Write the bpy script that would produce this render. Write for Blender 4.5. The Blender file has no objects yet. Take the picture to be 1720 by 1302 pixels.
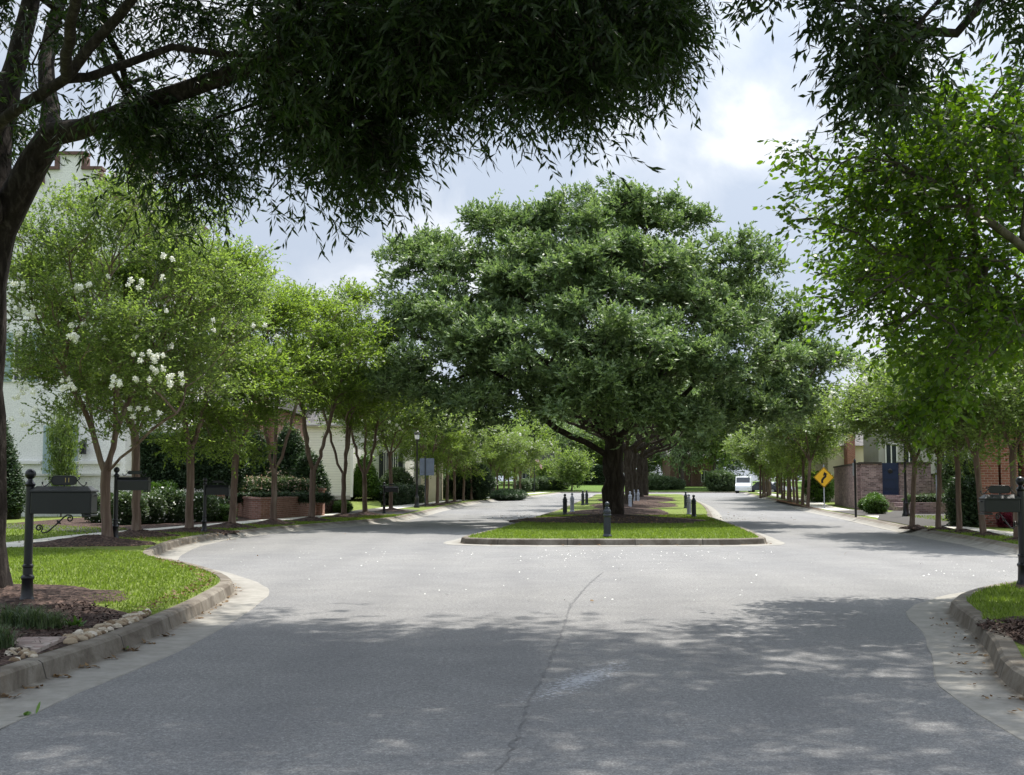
import bpy, math, random
import numpy as np
from mathutils import Vector, Matrix
from mathutils.geometry import tessellate_polygon
R = math.radians
sc = bpy.context.scene
col = sc.collection

# ------------------------------------------------------------------ camera
F_PX, PITCH, EYE = 2100.0, math.atan(159/2100.0), 1.5
cam_d = bpy.data.cameras.new('camera')
cam = bpy.data.objects.new('camera', cam_d); col.objects.link(cam)
cam.location = (0, 0, EYE)
cam.rotation_euler = (math.pi/2 + PITCH, 0, 0)
cam_d.sensor_width = 36; cam_d.lens = 36*F_PX/1720
cam_d.clip_start = .1; cam_d.clip_end = 3000
sc.camera = cam

# ------------------------------------------------------------------ light
SUN_EL, SUN_AZ = R(62), R(32)      # azimuth from +Y towards +X: behind the oak, a little to the right
sun_d = bpy.data.lights.new('sun', 'SUN'); sun_d.energy = 5.0; sun_d.angle = R(.6); sun_d.color = (1, .955, .88)
sun = bpy.data.objects.new('sun', sun_d); col.objects.link(sun)
sv = Vector((math.sin(SUN_AZ)*math.cos(SUN_EL), math.cos(SUN_AZ)*math.cos(SUN_EL), math.sin(SUN_EL)))
sun.rotation_euler = (-sv).to_track_quat('-Z', 'Y').to_euler(); sun.location = (20, 20, 60)

w = bpy.data.worlds.new('World'); sc.world = w; w.use_nodes = True
nt = w.node_tree; N = nt.nodes; L = nt.links; N.clear()
def nd(t, **k):
    n = N.new(t)
    for a, b in k.items():
        if a.startswith('i_'): n.inputs[a[2:]].default_value = b
        else: setattr(n, a, b)
    return n
out = nd('ShaderNodeOutputWorld'); bg = nd('ShaderNodeBackground')
sky = nd('ShaderNodeTexSky'); sky.sky_type = 'NISHITA'; sky.sun_disc = False
sky.sun_elevation = SUN_EL; sky.sun_rotation = SUN_AZ; sky.air_density = 1.2; sky.dust_density = 2.0
tc = nd('ShaderNodeTexCoord'); sep = nd('ShaderNodeSeparateXYZ'); L.new(tc.outputs['Generated'], sep.inputs[0])
def m(op, a, b=None, c=None):
    n = nd('ShaderNodeMath', operation=op)
    for i, v in enumerate((a, b, c)):
        if v is None: continue
        if isinstance(v, (int, float)): n.inputs[i].default_value = v
        else: L.new(v, n.inputs[i])
    return n.outputs[0]
zz = m('MAXIMUM', sep.outputs[2], 0.0)
den = m('ADD', zz, .72)
cx = m('DIVIDE', sep.outputs[0], den); cy = m('DIVIDE', sep.outputs[1], den)
cmb = nd('ShaderNodeCombineXYZ'); L.new(cx, cmb.inputs[0]); L.new(cy, cmb.inputs[1]); cmb.inputs[2].default_value = 15.9
def noise(scale, det, rough, dist, src):
    n = nd('ShaderNodeTexNoise'); n.inputs['Scale'].default_value = scale; n.inputs['Detail'].default_value = det
    n.inputs['Roughness'].default_value = rough; n.inputs['Distortion'].default_value = dist
    L.new(src, n.inputs['Vector']); return n.outputs[0]
n1 = noise(6.6, 11, .55, .45, cmb.outputs[0]); n2 = noise(1.1, 5, .5, .2, cmb.outputs[0])
rp = nd('ShaderNodeValToRGB'); cr = rp.color_ramp           # cloud tone: blue grey bellies to white edges
cr.elements[0].position = .43; cr.elements[0].color = (5.5, 6.3, 7.6, 1)
cr.elements[1].position = .68; cr.elements[1].color = (9.6, 9.9, 10.3, 1)
e = cr.elements.new(.53); e.color = (6.7, 7.35, 8.4, 1)
e = cr.elements.new(.59); e.color = (8.1, 8.6, 9.4, 1)
L.new(n1, rp.inputs[0])
cov = m('MULTIPLY', m('SUBTRACT', n2, .34), 7.0); 
covc = nd('ShaderNodeClamp'); L.new(cov, covc.inputs[0]); covc.inputs[1].default_value = .72
mx = nd('ShaderNodeMix', data_type='RGBA'); L.new(covc.outputs[0], mx.inputs[0]); L.new(sky.outputs[0], mx.inputs[6]); L.new(rp.outputs[0], mx.inputs[7])
# unseen sky overhead and round the sun, brightened to add fill light
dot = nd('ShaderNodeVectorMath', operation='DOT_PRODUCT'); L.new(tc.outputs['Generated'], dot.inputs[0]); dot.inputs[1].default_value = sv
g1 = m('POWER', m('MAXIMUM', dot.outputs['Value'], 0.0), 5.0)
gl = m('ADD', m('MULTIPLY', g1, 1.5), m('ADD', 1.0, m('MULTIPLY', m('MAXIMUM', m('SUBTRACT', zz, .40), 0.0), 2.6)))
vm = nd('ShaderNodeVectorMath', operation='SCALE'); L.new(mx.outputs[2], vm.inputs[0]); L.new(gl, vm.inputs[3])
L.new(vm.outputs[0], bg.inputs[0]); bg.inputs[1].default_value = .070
L.new(bg.outputs[0], out.inputs[0])

vs = sc.view_settings
vs.view_transform = 'Standard'; vs.look = 'None'; vs.gamma = 1; vs.exposure = 0.56
cy_ = sc.cycles
cy_.max_bounces = 8; cy_.diffuse_bounces = 6; cy_.glossy_bounces = 2; cy_.transmission_bounces = 4; cy_.transparent_max_bounces = 4
cy_.use_denoising = True; cy_.use_adaptive_sampling = True; cy_.adaptive_threshold = .012
cy_.sample_clamp_indirect = 6

# ------------------------------------------------------------------ photo geometry helpers
cp, sp = math.cos(PITCH), math.sin(PITCH)
def ray(px, py):
    dx, dy = px - 860.0, 651.0 - py
    return Vector((dx, F_PX*cp - dy*sp, F_PX*sp + dy*cp))
def G(px, py, z=0.15):                       # where the line of sight meets the level z
    d = ray(px, py); t = (z - EYE)/d.z
    return Vector((d.x*t, d.y*t, z))
def A(px, py, Y):                            # where it meets the distance Y
    d = ray(px, py); t = Y/d.y
    return Vector((d.x*t, Y, EYE + d.z*t))

# ------------------------------------------------------------------ materials
def new_mat(name):
    mt = bpy.data.materials.new(name); mt.use_nodes = True
    mt.node_tree.nodes.clear(); return mt, mt.node_tree.nodes, mt.node_tree.links
class MN:                                     # tiny node-graph helper
    def __init__(s, name):
        s.mt, s.n, s.l = new_mat(name)
        s.out = s.n.new('ShaderNodeOutputMaterial'); s.bs = s.n.new('ShaderNodeBsdfPrincipled')
        s.l.new(s.bs.outputs[0], s.out.inputs[0])
        g = s.n.new('ShaderNodeNewGeometry'); s.pos = g.outputs['Position']; s.nor = g.outputs['Normal']; s.island = g.outputs['Random Per Island']
    def lnk(s, v, sock):
        if isinstance(v, (int, float)): sock.default_value = v
        elif isinstance(v, tuple): sock.default_value = v if len(v) == len(sock.default_value) else (*v, 1)
        else: s.l.new(v, sock)
    def math(s, op, *a):
        n = s.n.new('ShaderNodeMath'); n.operation = op
        for i, v in enumerate(a): s.lnk(v, n.inputs[i])
        return n.outputs[0]
    def noise(s, scale, det=4, rough=.55, vec=None, dist=0):
        n = s.n.new('ShaderNodeTexNoise'); n.inputs['Scale'].default_value = scale; n.inputs['Detail'].default_value = det
        n.inputs['Roughness'].default_value = rough; n.inputs['Distortion'].default_value = dist
        s.l.new(vec if vec is not None else s.pos, n.inputs['Vector']); return n.outputs[0]
    def scale(s, v, xyz):
        n = s.n.new('ShaderNodeVectorMath'); n.operation = 'MULTIPLY'; s.l.new(v, n.inputs[0]); n.inputs[1].default_value = xyz; return n.outputs[0]
    def ramp(s, v, *stops):
        n = s.n.new('ShaderNodeValToRGB'); c = n.color_ramp
        c.elements[0].position, c.elements[0].color = stops[0][0], (*stops[0][1], 1)
        c.elements[1].position, c.elements[1].color = stops[-1][0], (*stops[-1][1], 1)
        for p_, k in stops[1:-1]: c.elements.new(p_).color = (*k, 1)
        s.lnk(v, n.inputs[0]); return n.outputs[0]
    def mix(s, f, a, b, mode='MIX'):
        n = s.n.new('ShaderNodeMix'); n.data_type = 'RGBA'; n.blend_type = mode
        s.lnk(f, n.inputs[0]); s.lnk(a, n.inputs[6]); s.lnk(b, n.inputs[7]); return n.outputs[2]
    def sep(s, v):
        n = s.n.new('ShaderNodeSeparateXYZ'); s.l.new(v, n.inputs[0]); return n.outputs
    def comb(s, x, y, z):
        n = s.n.new('ShaderNodeCombineXYZ'); s.lnk(x, n.inputs[0]); s.lnk(y, n.inputs[1]); s.lnk(z, n.inputs[2]); return n.outputs[0]
    def objpos(s):
        n = s.n.new('ShaderNodeTexCoord'); return n.outputs['Object']
    def uv(s):
        n = s.n.new('ShaderNodeTexCoord'); return n.outputs['UV']
    def bump(s, h, strength, dist=.02):
        n = s.n.new('ShaderNodeBump'); n.inputs['Strength'].default_value = strength; n.inputs['Distance'].default_value = dist
        s.lnk(h, n.inputs['Height']); s.l.new(n.outputs[0], s.bs.inputs['Normal']); return n.outputs[0]
    def done(s, color, rough=.8, spec=.3, metal=0):
        s.lnk(color, s.bs.inputs['Base Color']); s.lnk(rough, s.bs.inputs['Roughness'])
        s.bs.inputs['Specular IOR Level'].default_value = spec; s.bs.inputs['Metallic'].default_value = metal; return s.mt

def m_plain(name, c, rough=.7, spec=.3, var=.12, sc_=6, metal=0, bump=0):
    k = MN(name); c2 = tuple(v*(1-var) for v in c); c3 = tuple(min(1, v*(1+var)) for v in c)
    n = k.noise(sc_, 6, .6)
    if bump: k.bump(k.noise(sc_*8, 4), bump, .01)
    return k.done(k.ramp(n, (.3, c2), (.7, c3)), rough, spec, metal)

def m_leaf(name, dark, light, trans, tfac=.4, rough=.45, spec=.35, nsc=.9):
    k = MN(name)
    n = k.noise(nsc, 3, .6)
    v = k.math('ADD', k.math('MULTIPLY', k.island, .6), k.math('MULTIPLY', k.math('SUBTRACT', n, .3), 1.0))
    c = k.ramp(v, (.15, dark), (.9, light))
    k.done(c, rough, spec)
    tr = k.n.new('ShaderNodeBsdfTranslucent')
    c2 = k.mix(1.0, c, trans, 'MULTIPLY')
    k.l.new(c2, tr.inputs[0])
    ms = k.n.new('ShaderNodeMixShader'); ms.inputs[0].default_value = tfac
    k.l.new(k.bs.outputs[0], ms.inputs[1]); k.l.new(tr.outputs[0], ms.inputs[2]); k.l.new(ms.outputs[0], k.out.inputs[0])
    return k.mt

def m_bark(name, a, b, c, sc_=7, zs=.18, bump=.6, rough=.9, dist=.03):
    k = MN(name); o = k.objpos()
    v = k.scale(o, (1, 1, zs)); n = k.noise(sc_, 8, .65, v, .6); n2 = k.noise(1.6, 3, .5, o)
    base = k.ramp(n, (.3, a), (.5, b), (.72, c))
    k.bump(n, bump, dist)
    return k.done(k.mix(k.math('MULTIPLY', n2, .5), base, a), rough, .15)

def m_brick(name, c1, c2, mortar, bw=.21, bh=.075, dirt=.25, paint=None):
    k = MN(name); p = k.sep(k.pos); nn = k.sep(k.nor)
    f = k.math('GREATER_THAN', k.math('ABSOLUTE', nn[0]), k.math('ABSOLUTE', nn[1]))
    u = k.math('ADD', k.math('MULTIPLY', p[1], f), k.math('MULTIPLY', p[0], k.math('SUBTRACT', 1.0, f)))
    flat = k.math('GREATER_THAN', nn[2], .7)
    vz = k.math('ADD', k.math('MULTIPLY', p[2], k.math('SUBTRACT', 1.0, flat)), k.math('MULTIPLY', p[1], flat))
    b = k.n.new('ShaderNodeTexBrick'); k.l.new(k.comb(u, vz, 0.0), b.inputs['Vector'])
    b.inputs['Scale'].default_value = 1; b.inputs['Brick Width'].default_value = bw; b.inputs['Row Height'].default_value = bh
    b.inputs['Mortar Size'].default_value = .006 if paint else .008; b.inputs['Mortar Smooth'].default_value = .3; b.inputs['Bias'].default_value = 0
    b.inputs['Color1'].default_value = (*c1, 1); b.inputs['Color2'].default_value = (*c2, 1); b.inputs['Mortar'].default_value = (*mortar, 1)
    n = k.noise(1.3, 6, .65)
    n3 = k.noise(19, 4, .6)
    cc = k.mix(k.math('MULTIPLY', k.ramp(n, (.4, (0, 0, 0)), (.75, (1, 1, 1))), dirt), b.outputs['Color'], tuple(v*.35 for v in c1))
    cc = k.mix(.5, cc, k.ramp(n3, (.3, (.62, .62, .62)), (.7, (1.3, 1.3, 1.3))), 'MULTIPLY')
    k.bump(b.outputs['Fac'], -.5, .006)
    return k.done(cc, .88, .2)

def m_grass(name, a, b, c, soil=(.09, .055, .03)):
    k = MN(name)
    n1 = k.noise(.9, 5, .6); n2 = k.noise(38, 3, .7, k.scale(k.pos, (1, 1, 1))); n3 = k.noise(6, 5, .6)
    x = k.ramp(k.math('ADD', k.math('MULTIPLY', n2, .55), k.math('MULTIPLY', n3, .45)), (.32, a), (.5, b), (.68, c))
    x = k.mix(k.ramp(n1, (.55, (0, 0, 0)), (.8, (.45, .45, .45))), x, soil)
    k.bump(n2, .8, .03)
    return k.done(x, .85, .15)

def m_asphalt():
    k = MN('asphalt'); p = k.pos
    sp1 = k.noise(70, 2, .8); sp2 = k.noise(24, 4, .75); big = k.noise(.28, 5, .6); mid = k.noise(1.7, 5, .62, None, .4)
    v = k.math('ADD', k.math('MULTIPLY', sp1, .55), k.math('MULTIPLY', sp2, .45))
    c = k.ramp(v, (.30, (.060, .060, .060)), (.5, (.168, .166, .163)), (.70, (.38, .375, .365)))
    c = k.mix(.55, c, k.ramp(big, (.3, (.80, .81, .84)), (.7, (1.14, 1.13, 1.1))), 'MULTIPLY')
    c = k.mix(.6, c, k.ramp(mid, (.3, (.80, .80, .81)), (.7, (1.13, 1.13, 1.12))), 'MULTIPLY')
    s = k.sep(p)
    # tyre-worn bands down each lane, a little darker and smoother, wandering slightly
    wv = k.math('ADD', k.math('MULTIPLY', s[0], 1.0), k.math('MULTIPLY', k.noise(.12, 2, .5), 1.6))
    tr = k.math('ABSOLUTE', k.math('SUBTRACT', k.math('FRACT', k.math('DIVIDE', wv, 1.75)), .5))
    c = k.mix(k.math('MULTIPLY', k.ramp(tr, (.05, (1, 1, 1)), (.32, (0, 0, 0))), .14), c, (.07, .07, .075))
    oil = k.noise(.9, 6, .7, None, 1.2)
    c = k.mix(k.math('MULTIPLY', k.ramp(oil, (.60, (0, 0, 0)), (.70, (1, 1, 1))), .30), c, (.075, .075, .08))
    # chalky white scuff on the wearing course
    a0, b0 = G(892, 1178, 0), G(1075, 1100, 0)
    d = (b0 - a0); ln = d.length; d /= ln; nx, ny = -d.y, d.x
    u = k.math('DIVIDE', k.math('ADD', k.math('MULTIPLY', k.math('SUBTRACT', s[0], a0.x), d.x), k.math('MULTIPLY', k.math('SUBTRACT', s[1], a0.y), d.y)), ln)
    vv = k.math('ADD', k.math('MULTIPLY', k.math('SUBTRACT', s[0], a0.x), nx), k.math('MULTIPLY', k.math('SUBTRACT', s[1], a0.y), ny))
    mk = k.math('MULTIPLY', k.math('MAXIMUM', k.math('SUBTRACT', 1.0, k.math('ABSOLUTE', k.math('DIVIDE', vv, .26))), 0.0), k.math('MAXIMUM', k.math('SUBTRACT', 1.0, k.math('ABSOLUTE', k.math('MULTIPLY', k.math('SUBTRACT', u, .42), 1.8))), 0.0))
    spk = k.noise(22, 5, .75)
    mk = k.math('MULTIPLY', k.math('MULTIPLY', k.math('MAXIMUM', k.math('SUBTRACT', k.math('ADD', spk, k.math('MULTIPLY', mk, .22)), .60), 0.0), 6.0), k.math('MINIMUM', k.math('MULTIPLY', mk, 6.0), 1.0))
    c = k.mix(k.math('MINIMUM', mk, .55), c, (.50, .52, .56))
    k.bump(v, .55, .012)
    return k.done(c, .82, .35)

def m_concrete(name, a, b, joint=0, jw=.008, dirt=(.10, .09, .07), damt=.5):
    k = MN(name); n = k.noise(2.2, 6, .62); f = k.noise(45, 3, .7); g = k.noise(.7, 5, .6)
    c = k.ramp(n, (.3, a), (.7, b))
    c = k.mix(.5, c, k.ramp(f, (.3, (.72, .72, .72)), (.7, (1.2, 1.2, 1.2))), 'MULTIPLY')
    c = k.mix(k.math('MULTIPLY', k.ramp(k.noise(3.1, 7, .7, None, .8), (.52, (0, 0, 0)), (.72, (1, 1, 1))), damt), c, dirt)
    if joint:
        u = k.sep(k.uv())[0]
        fr = k.math('FRACT', k.math('DIVIDE', u, joint))
        jm = k.math('LESS_THAN', fr, jw/joint)
        c = k.mix(jm, c, (.05, .045, .04))
        # slabs differ slightly in tone
        sl = k.n.new('ShaderNodeTexWhiteNoise'); sl.noise_dimensions = '1D'; k.l.new(k.math('FLOOR', k.math('DIVIDE', u, joint)), sl.inputs['W'])
        c = k.mix(.5, c, k.ramp(sl.outputs[0], (0, (.75, .75, .75)), (1, (1.15, 1.15, 1.13))), 'MULTIPLY')
    if name == 'kerb_concrete':     # the gutter pan is coloured paler than the kerb stone
        o = k.sep(k.uv())[1]
        pan = k.ramp(o, (.215, (0, 0, 0)), (.26, (1, 1, 1)))
        c = k.mix(k.math('MULTIPLY', pan, .75), c, k.mix(.8, (.31, .30, .275, 1), k.ramp(k.noise(5, 6, .65), (.3, (.6, .6, .58)), (.7, (1.15, 1.15, 1.15))), 'MULTIPLY'))
    if name == 'kerb_concrete':     # silt and leaf stain collects against the kerb
        si = k.math('MULTIPLY', k.ramp(o, (.17, (1, 1, 1)), (.46, (0, 0, 0))), k.ramp(k.noise(1.6, 7, .7, None, .9), (.40, (0, 0, 0)), (.62, (1, 1, 1))))
        c = k.mix(k.math('MULTIPLY', si, .8), c, (.075, .058, .042))
    k.bump(f, .3, .006)
    return k.done(c, .85, .25)

def m_mulch(name, a, b, c):
    k = MN(name); v = k.n.new('ShaderNodeTexVoronoi'); v.inputs['Scale'].default_value = 24; v.inputs['Randomness'].default_value = 1
    k.l.new(k.scale(k.pos, (1, .6, 1)), v.inputs['Vector'])
    x = k.ramp(k.sep(v.outputs['Color'])[0], (0, a), (.5, b), (1, c))
    x = k.mix(.6, x, k.ramp(k.noise(7, 5, .7), (.3, (.55, .55, .55)), (.7, (1.35, 1.35, 1.35))), 'MULTIPLY')
    k.bump(v.outputs['Distance'], .9, .04)
    return k.done(x, .9, .15)

def m_stone():
    k = MN('river_stone'); c = k.ramp(k.island, (0, (.16, .11, .07)), (.35, (.30, .23, .15)), (.7, (.42, .36, .27)), (1, (.55, .50, .42)))
    return k.done(k.mix(.5, c, k.ramp(k.noise(30, 4), (.3, (.7, .7, .7)), (.7, (1.2, 1.2, 1.2))), 'MULTIPLY'), .8, .2)
def m_siding(name, c, board=.15):
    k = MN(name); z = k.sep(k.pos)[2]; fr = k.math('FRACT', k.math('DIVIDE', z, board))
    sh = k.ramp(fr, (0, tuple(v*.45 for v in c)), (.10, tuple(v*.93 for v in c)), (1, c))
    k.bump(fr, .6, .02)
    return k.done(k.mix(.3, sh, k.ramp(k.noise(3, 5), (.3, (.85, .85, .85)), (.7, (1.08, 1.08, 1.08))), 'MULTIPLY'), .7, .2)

def m_shingle(name, a, b):
    k = MN(name); p = k.sep(k.pos)
    bk = k.n.new('ShaderNodeTexBrick'); k.l.new(k.comb(p[0], k.math('MULTIPLY', p[2], 1.4), 0.0), bk.inputs['Vector'])
    bk.inputs['Scale'].default_value = 1; bk.inputs['Brick Width'].default_value = .3; bk.inputs['Row Height'].default_value = .18; bk.inputs['Mortar Size'].default_value = .012
    bk.inputs['Color1'].default_value = (*a, 1); bk.inputs['Color2'].default_value = (*b, 1); bk.inputs['Mortar'].default_value = (*(v*.4 for v in a), 1)
    return k.done(k.mix(.5, bk.outputs[0], k.ramp(k.noise(5, 5), (.3, (.7, .7, .7)), (.7, (1.2, 1.2, 1.2))), 'MULTIPLY'), .9, .2)

M = dict(
 asphalt=m_asphalt(),
 kerb=m_concrete('kerb_concrete', (.15, .128, .10), (.27, .245, .205), 1.6, .02, (.07, .055, .04), .65),
 walk=m_concrete('walk_concrete', (.50, .47, .41), (.66, .63, .57), 1.4, .02, (.25, .2, .15), .3),
 lawn=m_grass('lawn', (.07, .098, .018), (.13, .17, .032), (.20, .25, .055)),
 far_grass=m_grass('far_grass', (.05, .09, .015), (.08, .14, .02), (.12, .18, .03)),
 blade=m_leaf('grass_blade', (.10, .15, .022), (.24, .32, .065), (1.25, 1.35, .6), .35, .5, .2, 2),
 mulch=m_mulch('mulch', (.022, .014, .011), (.058, .037, .030), (.12, .080, .064)),
 straw=m_mulch('pine_straw', (.07, .035, .018), (.14, .07, .035), (.22, .12, .06)),
 bark_oak=m_bark('oak_bark', (.022, .017, .013), (.055, .044, .035), (.12, .10, .082), 9, .22, .9, .95, .06),
 bark_willow=m_bark('willow_oak_bark', (.012, .009, .008), (.034, .027, .023), (.10, .085, .075), 14, .3, .7, .95, .03),
 bark_crape=m_bark('crape_bark', (.085, .052, .04), (.17, .12, .092), (.34, .28, .22), 6, .12, .35, .7, .015),
 bark_grey=m_bark('grey_bark', (.06, .05, .04), (.12, .10, .085), (.22, .19, .16), 9, .2, .5),
 leaf_oak=m_leaf('oak_leaf', (.066, .112, .050), (.260, .335, .155), (1.25, 1.4, .75), .33, .5, .28, 1.3),
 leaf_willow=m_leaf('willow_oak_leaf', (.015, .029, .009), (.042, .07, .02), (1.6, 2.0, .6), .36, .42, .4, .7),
 leaf_crape=m_leaf('crape_leaf', (.072, .118, .038), (.225, .290, .095), (1.4, 1.5, .7), .52, .45, .3, .8),
 leaf_crape_y=m_leaf('crape_leaf_yellow', (.078, .130, .030), (.235, .310, .080), (1.4, 1.5, .6), .53, .45, .3, .8),  # yellower leaf tone used on some whole trees
 leaf_right=m_leaf('elm_leaf', (.031, .068, .013), (.105, .172, .030), (2.0, 2.1, .4), .58, .42, .35, .9),
 leaf_shrub=m_leaf('shrub_leaf', (.036, .068, .028), (.13, .175, .08), (1.2, 1.4, .6), .25, .5, .3, 2),
 leaf_dark=m_leaf('dark_shrub_leaf', (.020, .042, .020), (.075, .115, .052), (1.1, 1.4, .7), .2, .5, .3, 2),
 leaf_bright=m_leaf('bright_shrub_leaf', (.04, .09, .012), (.11, .19, .03), (1.2, 1.4, .5), .3, .4, .4, 2),
 leaf_red=m_leaf('red_leaf', (.10, .012, .025), (.26, .04, .07), (1.2, .8, .8), .3, .4, .4, 4),
 leaf_pink=m_leaf('dusty_pink_bloom', (.30, .20, .13), (.55, .42, .33), (1.1, 1, .9), .3, .5, .3, 4),
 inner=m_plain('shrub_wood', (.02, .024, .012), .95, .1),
 petal=m_plain('petal', (.88, .88, .80), .6, .2, .06),
 iron=m_plain('black_iron', (.007, .007, .010), .35, .5, .3, 9),
 box_dark=m_plain('mailbox_paint', (.020, .022, .022), .48, .4, .12, 5),
 bollard=m_plain('bollard_paint', (.024, .030, .040), .45, .45, .2, 8),
 bollard_sunlit=m_plain('bollard_sunlit_tone', (.42, .44, .52), .5, .4, .15, 8),  # same bollards as the dark ones, sunlight put into a paler colour
 gold=m_plain('brass', (.45, .34, .14), .35, .5, .1, 8, .8),
 brick_l=m_brick('brown_brick', (.24, .105, .075), (.34, .17, .13), (.38, .33, .28)),
 brick_r=m_brick('old_brick', (.12, .075, .075), (.36, .25, .24), (.33, .29, .28), dirt=.6),
 brick_red=m_brick('red_brick', (.25, .085, .06), (.34, .135, .095), (.38, .31, .27), dirt=.12),
 brick_brown=m_brick('dark_brick', (.11, .055, .042), (.17, .09, .07), (.2, .16, .14)),
 white_brick=m_brick('painted_brick', (.78, .775, .74), (.83, .825, .79), (.72, .715, .68), dirt=.03, paint=1),
 white=m_plain('white_trim', (.72, .71, .67), .6, .25, .05, 3),
 cream=m_plain('cream_stucco', (.62, .56, .43), .85, .15, .06, 2, 0, .2),
 greywall=m_plain('grey_stucco', (.36, .345, .31), .85, .15, .08, 2, 0, .2),
 siding=m_siding('white_siding', (.78, .77, .71)),
 coping=m_plain('brown_coping', (.14, .085, .075), .85, .2, .2, 6),
 shingle=m_shingle('roof_shingle', (.10, .095, .09), (.16, .15, .145)),
 shutter=m_plain('blue_grey_shutter', (.33, .42, .43), .6, .3, .06, 5),
 shutter_dk=m_plain('dark_shutter', (.03, .035, .035), .6, .3, .1, 5),
 glass=m_plain('window_glass', (.03, .035, .042), .12, .6, .3, 1),
 navy=m_plain('navy_door_paint', (.012, .022, .06), .4, .4, .1, 5),
 yellow=m_plain('sign_yellow', (.72, .42, .02), .45, .4, .04, 4),
 black=m_plain('sign_black', (.012, .012, .012), .5, .3, .1, 5),
 sign_back=m_plain('bare_aluminium', (.13, .155, .21), .55, .4, .08, 3, 0),
 galv=m_plain('galvanised', (.30, .33, .37), .5, .5, .1, 5, .2),
 stone=m_stone(),
 paver=m_brick('paver', (.27, .19, .17), (.42, .36, .32), (.2, .17, .14), .24, .10, .3),
 seam=m_plain('bitumen_seam', (.115, .115, .115), .7, .3, .3, 14),
 car_white=m_plain('white_car_paint', (.78, .79, .80), .25, .6, .02, 2),
 car_dark=m_plain('dark_car_paint', (.03, .035, .05), .25, .6, .05, 2),
 tyre=m_plain('tyre', (.02, .02, .02), .9, .2, .1, 5),
 rim=m_plain('rim', (.4, .4, .42), .3, .6, .05, 5, .8),
 lens=m_plain('lamp_lens', (.7, .72, .75), .15, .6, .03, 3),
 tail=m_plain('tail_lens', (.45, .02, .02), .2, .6, .05, 3),
 flag_red=m_plain('flag_red', (.52, .06, .08), .8, .1, .06, 3),
 flag_white=m_plain('flag_white', (.78, .77, .75), .8, .1, .04, 3),
 flag_blue=m_plain('flag_blue', (.05, .07, .22), .8, .1, .06, 3),
 litter=m_leaf('dry_leaf', (.10, .06, .03), (.30, .20, .10), (1, .8, .5), .2, .7, .2, 3),
 fresh=m_leaf('fresh_fallen_leaf', (.05, .12, .02), (.14, .25, .05), (1.2, 1.2, .5), .3, .5, .3, 5),
)

# ------------------------------------------------------------------ mesh building
def raw_mesh(name, V, loops, starts, mats=None, mat_idx=None, smooth=False, uv=None):
    me = bpy.data.meshes.new(name)
    V = np.asarray(V, np.float32); loops = np.asarray(loops, np.int32); starts = np.asarray(starts, np.int32)
    me.vertices.add(len(V)); me.vertices.foreach_set('co', V.ravel())
    me.loops.add(len(loops)); me.loops.foreach_set('vertex_index', loops)
    me.polygons.add(len(starts)); me.polygons.foreach_set('loop_start', starts)
    for k in (mats or []): me.materials.append(k)
    if mat_idx is not None: me.polygons.foreach_set('material_index', np.asarray(mat_idx, np.int32))
    if uv is not None:
        l = me.uv_layers.new(name='UVMap'); l.data.foreach_set('uv', np.asarray(uv, np.float32)[loops].ravel())
    me.polygons.foreach_set('use_smooth', np.full(len(starts), bool(smooth)))
    me.update(calc_edges=True); me.validate()
    return me

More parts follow.
